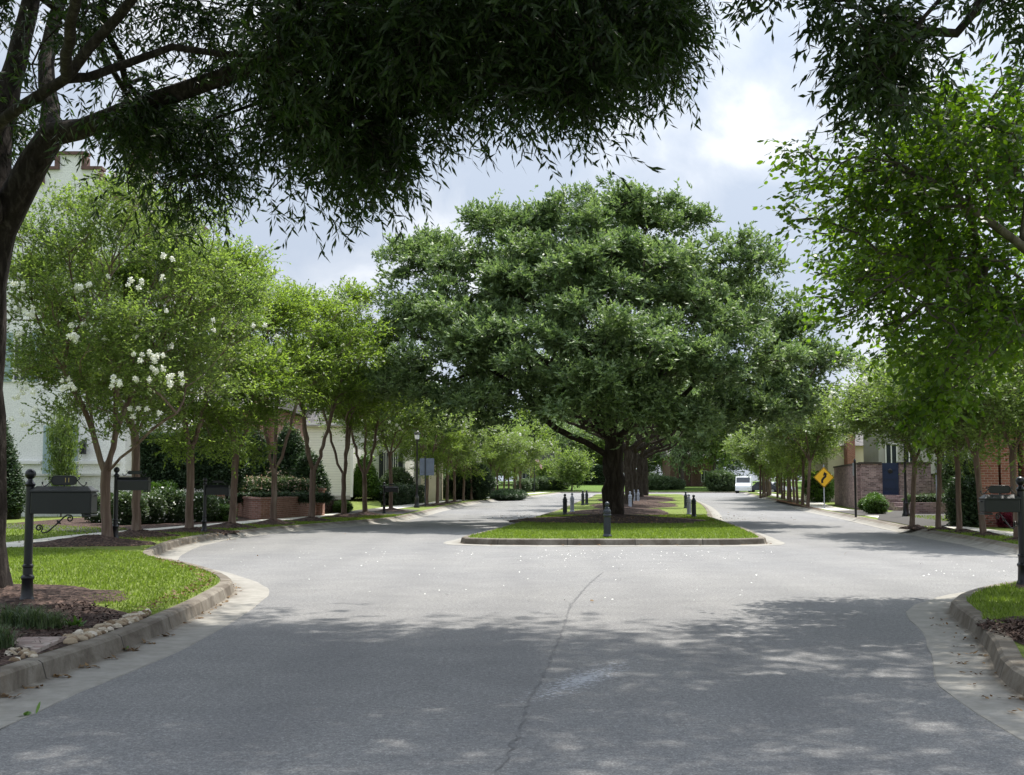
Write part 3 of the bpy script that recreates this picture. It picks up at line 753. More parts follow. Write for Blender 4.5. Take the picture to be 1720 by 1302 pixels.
# grass blades, real ones where the camera can tell
def blades(name, polys, dens, h, seed, zb=Z0, near=None, excl=()):
    rg = np.random.default_rng(seed); Vs = []
    for poly in polys:
        p = np.array([q[:2] for q in poly]); x0, y0 = p.min(0); x1, y1 = p.max(0); n = int((x1-x0)*(y1-y0)*dens)
        X = rg.uniform(x0, x1, n); Y = rg.uniform(y0, y1, n); k = inpoly(X, Y, p)
        for (cx, cy, rx, ry) in excl: k &= ((X-cx)/rx)**2+((Y-cy)/ry)**2 > 1
        px = 860 + X*F_PX/Y
        k &= (px > -120) & (px < 1840)
        X = X[k]; Y = Y[k]; n = len(X)
        a = rg.uniform(0, math.pi, n); hh = h*rg.uniform(.6, 1.3, n); wd = .006 + .00022*Y
        s = np.stack([np.cos(a), np.sin(a), np.zeros(n)], 1)*wd[:, None]
        b = np.stack([X, Y, np.full(n, zb-.005)], 1); lean = rg.normal(0, .45, (n, 3))*hh[:, None]; lean[:, 2] = hh
        Vs.append(np.stack([b-s, b+s, b+s*.2+lean, b-s*.2+lean], 1).reshape(-1, 3))
    V = np.concatenate(Vs); nf = len(V)//4
    me = raw_mesh(name, V, np.arange(len(V)), np.arange(nf)*4, [M['blade']])
    return tag(link(name, me), kind='stuff')
def off_in(P, side, d): return P - normals2(P)*side*d
kl = off_in(KL, 1, .02); sel = kl[(kl[:, 1] > 12.9) & (kl[:, 1] < 24.6)]
bulbL = [tuple(G(236, 1038)[:2])] + [tuple(p) for p in sel] + [(-8.3, 25.2), (-10.3, 25.9), (-11.6, 25), (-11, 16), (-6.9, 14.6), tuple(G(100, 1005)[:2]), tuple(G(185, 1020)[:2])]
blades('grass', [bulbL], 620, .038, 1, excl=[(-8.75, 27.4, 2.4, 1.3), (-6.35, 15.2, 1.5, 1.1)])
kr = KR[(KR[:, 1] > 12.9) & (KR[:, 1] < 17.2)]
bulbR = [tuple(G(1650, 1042)[:2])] + [tuple(p) for p in kr] + [(9, 17.4), (9, 13.0), tuple(G(1722, 1046)[:2])]
blades('grass', [bulbR], 900, .045, 2, excl=[(7.6, 16.0, 1.2, .7)])
ki = [tuple(p) for p in KI if p[1] < 52]
blades('grass', [ki], 330, .045, 3, excl=[(3.55, 44.6, 3.3, 3.9)])
# left verge strip and lots
kv = KL[(KL[:, 1] > 26) & (KL[:, 1] < 52)]
blades('grass', [[tuple(p) for p in kv] + [(-6.6, 52), (-6.9, 50), (-8.1, 43), (-9.6, 36), (-9.9, 28)]], 260, .045, 4, excl=[(-8.75, 27.4, 2.4, 1.3), (-9.3, 31.4, 1.2, 1), (-8.75, 34.3, 1.2, .8)])
kv = KF[(KF[:, 1] > 26) & (KF[:, 1] < 38.5) & (KF[:, 0] < 20)]
blades('grass', [[tuple(p) for p in kv] + [(12.7, 38), (12.35, 30), (13, 27)]], 330, .045, 5)
blades('grass', [[(14.3, 39), (22, 39), (23, 52), (15.5, 50)], [(-11.4, 27), (-10.9, 36), (-20, 44), (-22, 27)]], 120, .05, 6)
# ================================================================== TREES
def outdir(P, c): return unit(P - np.array(c))

# ------------------------------------------------------------------ live oak on the median
OB = np.array(tuple(A(1028, 871, 45)))
def live_oak(name, label, base, lobes, limbs, rbase, nclump, seed, ntw=9, nleaf=11, leafL=.115, group=None, depthf=1.0, cl_r=.30):
    rg = np.random.default_rng(seed); base = np.array(base)
    root = thing(name, label, 'tree', tuple(base), 0, group)
    s = Skel(rg)
    for pts, okf in limbs: s.limb(pts, okf, .3, .03)
    T = []; D = []
    vol = np.array([l[1]*l[2] for l in lobes]); vol = vol/vol.sum()
    for (c, rx, rz), f in zip(lobes, vol):
        n = max(2, int(nclump*f/7)); d = unit(rg.normal(0, 1, (n*3, 3))); d = d[(d[:, 2] > -.5)][:n]
        rr = rg.uniform(.70, 1.05, (len(d), 1))
        # ragged: pull some clumps out, leave windows
        ph = np.sin(d[:, 0]*5+c[0]*3)*np.cos(d[:, 1]*4+c[2]*2)+np.sin(d[:, 2]*6+c[0])
        k = ph > -1.05
        T.append((np.array(c) + d*rr*np.array([rx, rx*depthf, rz]))[k]); D.append(unit(d*np.array([1, 1, 1.3])+np.array([0, 0, .25]))[k])
    T = np.concatenate(T); D = np.concatenate(D)
    T = np.repeat(T, 7, 0); D = np.repeat(D, 7, 0); q_ = unit(rg.normal(0, 1, T.shape)); q_[:, 2] = np.abs(q_[:, 2])*1.2-.25
    cs = np.repeat(rg.uniform(.6, 1.3, len(T)//7), 7)[:, None]
    T = T + q_*np.array([.60, .60, .40])*cs*(cl_r/.25); D = unit(D*.5+q_)
    keep = T[:, 2] > base[2]+2.0; T = T[keep]; D = D[keep]
    s.attach(T, .35, .55, .06, .3)
    r = s.radii(rbase, .010, 1.95); V, F = s.tubes(r, .2)
    bark_obj('trunk', V, F, M['bark_oak'], root, base)
    (v, k), _ = sprays(rg, T-base, D, ntw, np.array([cl_r, cl_r, cl_r*.5])*.72, .34, nleaf, leafL, leafL*.46, .7, .75, .35, 0, 0, KITE, .9)
    # inner filler so the crown is not a shell
    (v2, k2), _ = sprays(rg, (T-base)-D*.55, D, 2, .42, .4, 8, leafL*1.1, leafL*.5, .3, 1, 0, 0, 0, KITE, .7)
    me = leaves_mesh('crown', [(v, k, 0), (v2, k2, 0)], [M['leaf_oak']]); link('crown', me, root)
    return root
SO = F_PX/45.0
def pl(px, py, dy=0): return tuple(A(px, py, 45+dy))
lobes = [(pl(x, y, d), rx, rz) for x, y, d, rx, rz in [
 (705, 470, 0, 1.5, 1.15), (680, 560, -1, 1.2, .8), (655, 640, .5, 1.0, .65), (770, 430, 1, 1.35, 1.05), (860, 395, .5, 1.45, 1.15), (950, 385, -1.2, 1.4, 1.1), (1040, 370, 1, 1.2, 1.15),
 (1085, 375, -.5, 1.35, .9), (1135, 390, 1.4, .75, 1.0), (800, 520, -2.4, 1.7, 1.2), (900, 480, -2.6, 1.9, 1.4), (1010, 470, -2.4, 1.9, 1.4), (1110, 470, -1.5, 1.9, 1.3),
 (1215, 480, .2, 1.5, 1.25), (1255, 455, -.8, .85, .8), (1285, 545, 0, 1.5, 1.1), (1345, 600, .4, 1.25, .85), (1372, 648, -.4, 1.05, .55), (1180, 570, -2.4, 2.0, 1.2), (985, 565, -4.3, 2.0, 1.25), (870, 600, -4.0, 1.9, 1.0),
 (760, 610, -2.2, 1.6, .95), (710, 655, -.6, 1.5, .6), (800, 680, -2.6, 1.7, .6), (900, 672, -4.4, 1.7, .6), (1000, 655, -5.2, 1.6, .6), (1090, 600, -4.4, 1.8, 1.1), (1100, 690, -3.8, 1.7, .6),
 (1195, 690, -2.6, 1.7, .7), (1270, 680, -1.2, 1.6, .7), (1330, 705, 0, 1.1, .45), (1230, 620, -3.6, 1.7, .9),
 (1058, 668, -5.4, 1.5, .45), (1115, 708, -4.8, 1.5, .42), (1200, 722, -3.8, 1.5, .42), (870, 700, -4.2, 1.3, .38), (975, 690, -5.4, 1.2, .38), (780, 705, -2.5, 1.3, .35), (1270, 722, -2, 1.2, .4), (900, 500, 3, 2.3, 1.8), (1050, 480, 3.4, 2.4, 2.0), (1180, 540, 3, 2.2, 1.5), (780, 560, 3, 2.0, 1.4), (1000, 600, 5, 2.6, 1.2), (860, 650, 4.5, 2.2, .8), (1150, 650, 5, 2.4, .9), (1290, 640, 3.5, 1.6, .9)]]
P0 = pl(1028, 874)
limbs = [([P0, pl(1029, 840), pl(1029, 790), pl(1030, 740), pl(1026, 700)], .97),
 ([pl(1030, 735), pl(1000, 690, -.4), pl(992, 620, -1), pl(975, 560, -1.5), pl(950, 500, -1)], .3),
 ([pl(1027, 712), pl(1060, 650, .5), pl(1080, 570, 1), pl(1090, 480, 1), pl(1075, 420, .8)], .3),
 ([pl(1015, 765), pl(985, 742, -.5), pl(945, 728, -1.2), pl(905, 695, -2), pl(870, 650, -2.4), pl(820, 620, -2.4)], .35),
 ([pl(1020, 745), pl(975, 705, -1), pl(930, 680, -1.6), pl(880, 600, -1.5), pl(830, 500, -1)], .35),
 ([pl(1035, 740), pl(1075, 700, -.6), pl(1130, 680, -1.4), pl(1190, 620, -1.8), pl(1250, 590, -1)], .3),
 ([pl(1032, 722), pl(1110, 640, 1.2), pl(1190, 580, 1.6), pl(1270, 540, 1), ], .3),
 ([pl(1024, 725), pl(960, 650, 1.5), pl(860, 560, 2), pl(760, 500, 1)], .3),
 ([pl(1028, 730), pl(1035, 680, 2), pl(1050, 620, 4), pl(1060, 540, 4.5)], .3),
 ([pl(1020, 730), pl(1010, 690, -2), pl(1000, 650, -4)], .3)]
live_oak('live_oak', 'huge spreading dark green live oak with thick dark trunk at the tip of the median', P0, lobes, limbs, .345, 3000, 3, 13, 11, .155, cl_r=.26)

# ------------------------------------------------------------------ a smaller median oak, used down the median
def oak2(seed, name='median_oak', label='', loc=(0, 0, 0), H=9.0, Rr=5.2):
    rg = np.random.default_rng(seed); lob = []
    for i in range(13):
        a = i*2.4; r = Rr*.62*math.sqrt((i+.5)/13); z = H*.72 - (r/Rr)**2*H*.28 + rg.uniform(-.5, .5)
        lob.append(((r*math.cos(a), r*math.sin(a), z), Rr*.33, H*.13))
    tw = [([(0, 0, 0), (.05, 0, 1.2), (.02, .05, 2.2), (0, 0, 3.0)], .96)]
    for k in range(5):
        a = k*1.26+rg.uniform(0, .4); tw.append(([(0, 0, 2.9), (.8*math.cos(a), .8*math.sin(a), 3.5), (2.3*math.cos(a), 2.3*math.sin(a), 4.0), (3.4*math.cos(a), 3.4*math.sin(a), 5.2)], .35))
    r = live_oak(name, label, (0, 0, 0), lob, tw, .24, 520, seed, 7, 9, .17, 'oaks down the median', 1, .38)
    r.location = loc; return r
o2 = oak2(21, 'median_oak', 'second oak on the median, close behind the huge oak trunk', (4.72, 56, Z0+.1))
for n, (x, y, sc_) in enumerate([(6.4, 69, 1.0), (8.0, 82, 1.05), (9.8, 96, 1.05), (11.8, 112, 1.1), (13.6, 128, 1.1)]):
    copy_tree(o2, ['third', 'fourth', 'fifth', 'sixth', 'seventh and farthest'][n] + ' oak on the median counting back from the huge oak', (x, y, Z0+.1), n*1.3+.7, sc_)

# ------------------------------------------------------------------ crape myrtles
def crape(seed, H, Rr, zf, limbs=None, rb=.13, ntip=230, base=(0, 0, 0), name='crape_myrtle', label='', leaf='leaf_crape', ntw=12, nleaf=10, L_=.08, blooms=20, group=None, bloom_pts=None, squash=1.0, zlow=None, dens=1.0, cen=(0, 0)):
    rg = np.random.default_rng(seed); b = np.array(base, float)
    root = thing(name, label, 'tree', tuple(b), 0, group); s = Skel(rg, 40000)
    if limbs is None:
        lean = rg.normal(0, .08, 2)
        s.limb([(0, 0, 0), (lean[0]*.4, lean[1]*.4, zf*.5), (lean[0], lean[1], zf)], .97, .25, .012)
        ns = rg.integers(3, 5)
        for k in range(ns):
            a = k*2*math.pi/ns+rg.uniform(-.35, .35); q = rg.uniform(.25, .42)
            s.limb([(lean[0], lean[1], zf), (lean[0]+.25*math.cos(a), lean[1]+.25*math.sin(a), zf+.45), (Rr*q*math.cos(a), Rr*q*math.sin(a), zf+(H-zf)*.42), (Rr*q*1.5*math.cos(a), Rr*q*1.5*math.sin(a), zf+(H-zf)*.68)], .35, .25, .02)
    else:
        for pts, okf in limbs: s.limb([np.array(p)-b for p in pts], okf, .25, .015)
    zl = zlow if zlow is not None else zf+.7
    T = []
    while len(T) < ntip:
        u = rg.normal(0, 1, 3); u /= np.linalg.norm(u); rr = rg.uniform(.45, 1.0)**.6
        z = (zl+H)/2 + u[2]*rr*(H-zl)/2
        t = (z-zl)/(H-zl); prof_ = (.62+.75*t-.55*t*t)*1.15
        e_ = 1+.14*math.sin(u[0]*6+seed)+.12*math.sin(u[1]*7+2*seed)
        c_ = (cen[0]+u[0]*rr*Rr*prof_*e_, cen[1]+u[1]*rr*Rr*prof_*e_*squash, z + rg.normal(0, .12))
        for j in range(5): T.append((c_[0]+rg.normal(0, .30), c_[1]+rg.normal(0, .30), c_[2]+rg.normal(0, .10)))
    T = np.array(T)
    s.attach(T, .55, .35, .03, .3)
    r = s.radii(rb, .005, 2.0); V, F = s.tubes(r, .3, (12, 8, 5, 3))
    bark_obj('trunk', V, F, M['bark_crape'], root)
    D = unit(T - np.array([cen[0]*.5, cen[1]*.5, zf+.3])); 
    k_ = int(ntw*dens)
    (v, k), (tb, td, tl) = sprays(rg, T, D, k_, np.array([.20, .20, .09]), .46, nleaf, L_*1.12, L_*.62, .75, .6, .12, .15, .05, KITE, 1.0)
    tv, tk = twig_arrays(tb, td, tl, .12, .003, 2); me = leaves_mesh('crown', [(v, k, 0), (tv, tk, 1)], [M[leaf], M['bark_grey']]); link('crown', me, root)
    # white panicles
    C = []
    if bloom_pts is None:
        outer = np.argsort(-np.linalg.norm((T-T.mean(0))/np.array([Rr, Rr, H-zl]), axis=1))[:int(len(T)*.45)]
        if blooms:
            for i in rg.choice(outer, blooms, replace=False):
                for q in range(rg.integers(1, 4)): C.append(T[i]+D[i]*.38+rg.normal(0, .13, 3))
    else: C = [np.array(p)-b for p in bloom_pts]
    if len(C):
        C = np.array(C); n = 60; cc = np.repeat(C, n, 0); u = unit(rg.normal(0, 1, cc.shape)); rad = np.repeat(rg.uniform(.036, .062, len(C)), n)[:, None]
        (v, k) = leaf_arrays(rg, cc+u*rad*rg.uniform(.5, 1, rad.shape)*np.array([1, 1, 1.15]), unit(rg.normal(0, 1, cc.shape)), u, .038, .034)
        me = leaves_mesh('blossom', [(v, k, 0)], [M['petal']]); link('blossom', me, root)
    return root

# nearest crape: stems as in the photo
YT = 27.8
def t1(px, py, dy=0): return tuple(A(px, py, YT+dy))
b1 = t1(181, 914)
bl = []
rg_ = np.random.default_rng(8)
for (x, y, w_, h_, n, d) in [(265, 612, 42, 26, 14, -2.3), (285, 640, 20, 14, 4, -2.3), (112, 650, 16, 12, 6, -2.2), (38, 680, 22, 36, 13, -2), (44, 505, 26, 30, 9, -2), (138, 480, 14, 8, 3, -2.2), (222, 476, 16, 8, 4, -2.3), (116, 572, 16, 10, 5, -2.3), (190, 640, 15, 14, 5, -2.4), (28, 555, 8, 10, 2, -1.8), (365, 547, 8, 10, 2, -1.2), (330, 370, 16, 8, 3, 0), (292, 392, 16, 8, 3, 0), (130, 478, 12, 6, 2, -2), (240, 695, 40, 10, 5, -1.5), (428, 545, 20, 20, 2, -1)]:
    for i in range(n): bl.append(t1(x+rg_.uniform(-1, 1)*w_, y+rg_.uniform(-1, 1)*h_, d*1.15-.1+rg_.uniform(-.2, .2)))
for i in range(22): bl.append(t1(rg_.uniform(10, 330), rg_.uniform(380, 690), rg_.uniform(-2.6, -1.2)))
c1l = [([b1, t1(180, 880), t1(176, 840), t1(178, 795)], .98),
 ([t1(178, 795), t1(163, 750), t1(148, 700, -.2), t1(128, 662, -.5), t1(95, 600, -.8), t1(60, 530, -.8)], .4),
 ([t1(178, 797), t1(190, 750, .1), t1(194, 700, .2), t1(186, 620, .1), t1(176, 540, 0), t1(185, 450)], .4),
 ([t1(182, 790), t1(235, 742, -.4), t1(280, 705, -.8), t1(335, 665, -1), t1(395, 600, -1)], .45),
 ([t1(186, 770), t1(205, 700, .8), t1(250, 600, 1.2), t1(320, 510, 1.4)], .4),
 ([t1(172, 740), t1(140, 640, 1), t1(90, 520, 1.5)], .4),
 ([t1(192, 690), t1(215, 560, -.9), t1(290, 500, -1.2)], .4)]
crape(31, 7.9, 2.75, 1.6, c1l, .108, 640, b1, 'crape_myrtle', 'nearest crape myrtle, white panicles, trunk forking low behind the big mailbox', 'leaf_crape', 11, 10, .075, 0, 'crape myrtles along the left pavement', bl, 1.0, 2.3, cen=(.25, 0))

LG = 'crape myrtles along the left pavement'; RG = 'crape myrtles along the right pavement'
cA = crape(41, 7.9, 2.4, 2.5, None, .10, 300, (-9.35, 31.3, .27), label='crape myrtle just behind the nearest one, its trunk beside the small black mailbox', group=LG, blooms=14, zlow=2.2, nleaf=10, ntw=13, L_=.085)
cB = crape(42, 8.1, 2.5, 2.3, None, .10, 330, (-8.78, 34.2, .22), label='crape myrtle with a straight grey-brown trunk, third along the left pavement', group=LG, blooms=6, zlow=2.1, leaf='leaf_crape_y', ntw=13, L_=.085)
cC = crape(43, 8.3, 2.5, 1.75, None, .10, 320, (-6.95, 43.6, .2), label='crape myrtle with burly knot at its fork, in front of the white siding house', group=LG, blooms=10, zlow=3.5, leaf='leaf_crape_y', ntw=13, L_=.09)
cD = crape(44, 4.9, 2.1, 1.95, None, .068, 230, (11.75, 36.9, .2), label='first crape myrtle beyond the driveway on the right, trunk before the brick wall', group=RG, blooms=34, zlow=2.3, L_=.085)
cE = crape(45, 4.9, 2.1, 2.0, None, .068, 230, (12.0, 33.7, .2), label='slanting crape myrtle on the right strip, third beyond the driveway', group=RG, blooms=22, zlow=2.3, leaf='leaf_crape', L_=.085)
def place(src, px, py, label, grp, rz, sc_=1, xy=None):
    p = Vector((*xy, Z0)) if xy else G(px, py); 
    return copy_tree(src, label, (p.x, p.y, Z0+.02), rz, sc_, grp)
place(cB, 0, 0, 'crape myrtle beside the dark slanted-view mailbox, fourth along the left pavement', LG, 2.1, .98, (-8.3, 37.3))
place(cC, 0, 0, 'crape myrtle in front of the curved brick garden wall, fifth along the left pavement', LG, 3.9, .98, (-7.65, 40.3))
place(cC, 0, 0, 'slender crape myrtle before the brick wall pillar, seventh along the left pavement', LG, 1.0, .93, (-6.45, 48.2))
place(cC, 0, 0, 'crape myrtle forking wide beside the rounded green shrub, eighth along the left pavement', LG, 2.6, .95, (-5.95, 50.9))
place(cD, 0, 0, 'small pale crape myrtle rising from the mound with the farthest left mailbox', LG, 2.2, 1.25, (-5.55, 57.8))
sp_l = [(-4.85, 71.5, 0), (-4.45, 75, 1), (-4.15, 80, 2), (-3.9, 85, 3), (-3.5, 90.5, 0), (-3.05, 95, 1), (-1.75, 104.5, 2), (-1.25, 108.5, 3), (-.75, 112.5, 0), (-.25, 117, 1), (.3, 121.5, 2), (.85, 126.5, 3)]
ords = ['ninth', 'tenth', 'eleventh', 'twelfth', 'thirteenth', 'fourteenth', 'fifteenth', 'sixteenth', 'seventeenth', 'eighteenth', 'nineteenth', 'twentieth', 'twenty-first', 'twenty-second', 'twenty-third']
srcs = [cB, cD, cE, cA]
for n, (x, y, k) in enumerate(sp_l):
    s_ = .86 if srcs[k] in (cA, cB) else 1.3
    lab = 'crape myrtle just right of the grey sign back beside the lamp post' if n == 0 else ('dark-trunked crape myrtle standing in the hedge island, %s along it' % ['first', 'second', 'third', 'fourth', 'fifth', 'sixth'][n-6] if n > 5 else '%s crape myrtle along the left pavement counting from the camera' % ords[n+1])
    place(srcs[k], 0, 0, lab, LG, n*1.7, s_, (x, y))
# right row
place(cE, 0, 0, 'second crape myrtle beyond the driveway on the right, a thin grey pole behind it', RG, 1.9, 1.0, (12.05, 35.5))
place(cD, 0, 0, 'fourth crape myrtle beyond the driveway, trunk against the red brick piers', RG, 2.9, 1.02, (11.95, 31.9))
place(cE, 0, 0, 'nearest crape myrtle on the right strip, behind the hanging mailbox', RG, 4.1, 1.03, (11.72, 29.2))
sp_r = [(16.9, 70.2), (17.6, 74.5), (18.2, 78.5), (18.9, 82.5), (19.45, 86), (20.1, 89.5), (20.8, 93), (21.4, 97), (22.3, 102), (23.0, 107)]
for n, (x, y) in enumerate(sp_r):
    lab = 'thick-stemmed crape myrtle right beside the yellow curve sign' if n == 0 else '%s crape myrtle beyond the yellow sign in the crowded right-hand row' % ['', 'second', 'third', 'fourth', 'fifth', 'sixth', 'seventh', 'eighth', 'ninth', 'tenth'][n]
    place([cD, cE, cB, cA][n % 4], 0, 0, lab, RG, n*2.1, 1.25 if n % 4 < 2 else .82, (x-.35, y))
for n, (x, y) in enumerate([(20.6, 104), (21.7, 108.5), (22.8, 113), (24.0, 118), (25.3, 123.5), (26.6, 129)]):
    place([cE, cA, cD, cB][n % 4], 0, 0, '%s far crape myrtle on the distant right verge before the parked vehicles' % ['nearest', 'second', 'third', 'fourth', 'fifth', 'last'][n], RG, n*1.3+.5, (1.25 if n % 2 == 0 else .8), (x, y))

# ------------------------------------------------------------------ generic background broadleaf trees
def broadleaf(seed, H, Rr, label, loc, leaf='leaf_crape', L_=.26, nt_=260, name='shade_tree', group='shade trees behind the houses', rb=.25):
    rg = np.random.default_rng(seed); root = thing(name, label, 'tree', loc, 0, group); s = Skel(rg, 20000)
    s.limb([(0, 0, 0), (.1, 0, H*.2), (0, .1, H*.5)], .5, .5, .03)
    T = []; 
    for i in range(nt_):
        u = unit(rg.normal(0, 1, 3)); q = rg.uniform(.5, 1)**.5; e_ = 1+.2*math.sin(u[0]*5+seed)*math.cos(u[1]*5)
        T.append((u[0]*q*Rr*e_, u[1]*q*Rr*e_, H*.6+u[2]*q*H*.4))
    T = np.array(T); s.attach(T, .4, .8, .1, .3); r = s.radii(rb, .02, 2.3); V, F = s.tubes(r, .4, (8, 5, 3, 3)); bark_obj('trunk', V, F, M['bark_grey'], root)
    D = unit(T-np.array([0, 0, H*.35]))
    (v, k), _ = sprays(rg, T, D, 7, np.array([.6, .6, .35]), .9, 8, L_, L_*.55, .6, .8, .3)
    (v2, k2), _ = sprays(rg, T*.8+np.array([0, 0, H*.1]), D, 3, .9, 1., 7, L_*1.2, L_*.7, .6, .8, .3)
    link('crown', leaves_mesh('crown', [(v, k, 0), (v2, k2, 0)], [M[leaf]]), root); return root
bA = broadleaf(61, 9, 4.2, 'tall leafy tree behind the brick house on the left', (-19.5, 74, 0), 'leaf_oak')
bB = broadleaf(62, 10, 4.6, 'bushy green tree behind the far lawn, left of the median', (2.5, 203, 1), 'leaf_crape', .34)
bg_trees = [(bA, -13.5, 79, 1.0, 'leafy tree rising behind the grey roof of the siding house'), (bB, -26, 84, 1.1, 'tall tree far behind the tall white house'), (bA, -10.5, 99, .95, 'dark tree behind the cream garage on the left'),
 (bB, -8.5, 122, .9, 'green tree behind the far end of the left row'), (bA, -5, 142, 1.0, 'dark tree beyond the left row, before the distant brick house'), (bB, -2.5, 168, .9, 'green tree left of the distant flagpole'),
 (bA, 9.5, 214, 1.15, 'dark tree behind the little lawn tree in the distance'), (bB, 17, 208, 1.1, 'tree behind the median right at the end of the avenue'), (bA, 24, 220, 1.2, 'tree just left of the distant brick building'),
 (bB, 30, 224, 1.25, 'tree over the roof of the distant brick building'), (bA, 37, 222, 1.2, 'tree just right of the distant brick building'), (bB, 46, 226, 1.2, 'tree above the parked white van'),
 (bA, 56, 222, 1.3, 'tree above the distant parked cars'), (bB, 32, 150, .85, 'tree behind the far right verge near the vehicles'), (bA, 29, 116, .8, 'tree behind the cream building on the right'),
 (bB, 27, 98, .75, 'light green tree beside the cream building'), (bA, 30.5, 78, .8, 'tree over the garden wall behind the navy gate'), (bB, 26.5, 56, .62, 'tree standing behind the garden wall near the red brick house'),
 (bA, 22.6, 50, .55, 'dark tree at the right end of the old brick wall'), (bB, 45, 95, 1.2, 'large tree behind the houses on the right'), (bA, -14, 205, 1.2, 'dark tree far behind the distant red-brown house'), (bA, 25.5, 187, .95, 'tree standing before the left half of the distant brick building'), (bB, 30.5, 189, .95, 'tree standing before the right half of the distant brick building'), (bB, 6, 226, 1.5, 'tall pale tree highest behind the distant lawn'), (bA, -4, 188, 1.15, 'dark tree left of the distant mauve house'), (bB, 13.5, 228, 1.45, 'tall tree behind the dark hedge at the end of the avenue'), (bA, 50, 192, 1.25, 'large tree over the far right verge'), (bB, -6, 210, 1.1, 'pale tree far behind the flag')]
for n, (s_, x, y, k, lab) in enumerate(bg_trees): copy_tree(s_, lab, (x, y, .1 if y < 178 else 1.0), n*1.1, (k, k, k*(1.75 if 'standing before' in lab else 1)), 'shade trees behind the houses')
# small round lawn tree and its neighbour
q = broadleaf(63, 5.6, 2.1, 'small round bright green tree alone on the distant lawn', (A(960, 827, 182).x, 182, .2), 'leaf_crape', .26, 110, 'lawn_tree', 'young trees on the distant lawn', .12)
copy_tree(q, 'thin dark-stemmed young tree in front of the shuttered window of the white house', (A(104, 800, 48.5).x, 48.5, .1), 1, (.2, .2, .72), 'young trees')
copy_tree(q, 'smaller young tree between the flag and the round lawn tree', (A(918, 826, 188).x, 188, .5), 2, .72, 'young trees on the distant lawn')
# ------------------------------------------------------------------ the overhanging trees of the foreground
def sample_px(rg, poly, n, d0, d1, shift=(0, 0)):
    p = np.array(poly, float)+np.array(shift); x0, y0 = p.min(0); x1, y1 = p.max(0); out_ = []
    while len(out_) < n:
        X = rg.uniform(x0, x1, 400); Y = rg.uniform(y0, y1, 400); k = inpoly(X, Y, p)
        for a, b in zip(X[k], Y[k]): out_.append(tuple(A(a, b, rg.uniform(d0, d1))))
    return np.array(out_[:n])
def clus(rg, poly, nc, d0, d1, per=8, r=(.22, .22, .26), shift=(0, 0)):
    c = sample_px(rg, poly, nc, d0, d1, shift); return np.repeat(c, per, 0) + rg.normal(0, 1, (nc*per, 3))*np.array(r)*np.repeat(rg.uniform(.6, 1.3, nc), per)[:, None]
def above(rg, c, rad, n, margin=.35):
    out_ = []
    while len(out_) < n:
        u = rg.uniform(-1, 1, 3)
        if (u**2).sum() > 1: continue
        p = np.array(c)+u*np.array(rad)
        if p[2] > 1.5 + .386*max(p[1], 0) + margin + max(0, .0): out_.append(p)
    return np.array(out_)
def big_tree(name, label, base, limbs, vis, hid, rb, bark, leaf, seed, visp, hidp, bf=.35):
    rg = np.random.default_rng(seed); base = np.array(base, float); root = thing(name, label, 'tree', tuple(base)); s = Skel(rg, 90000)
    for l_ in limbs: s.limb(l_[0], l_[1], .3, .015, l_[2] if len(l_) > 2 else None)
    T = np.concatenate([vis, hid]) if len(hid) else vis; nv = len(vis)
    s.attach(T, bf, .35, .03, .3)
    r = s.radii(rb, .004, 2.1); V, F = s.tubes(r, .4, (16, 10, 5, 3)); bark_obj('trunk', V, F, M[bark], root, base)
    D = unit(T - np.array([base[0], base[1], base[2]+4.5]))*np.array([1, 1, .4]); parts = []
    (v, k), (tb, td, tl) = sprays(rg, vis-base, unit(D[:nv]), **visp); parts.append((v, k, 0)); v, k = twig_arrays(tb, td, tl, visp['droop']); parts.append((v, k, 1))
    if len(hid): 
        (v, k), _ = sprays(rg, hid-base, unit(D[nv:]), **hidp); parts.append((v, k, 0))
    link('crown', leaves_mesh('crown', parts, [M[leaf], M[bark]]), root); return root, s

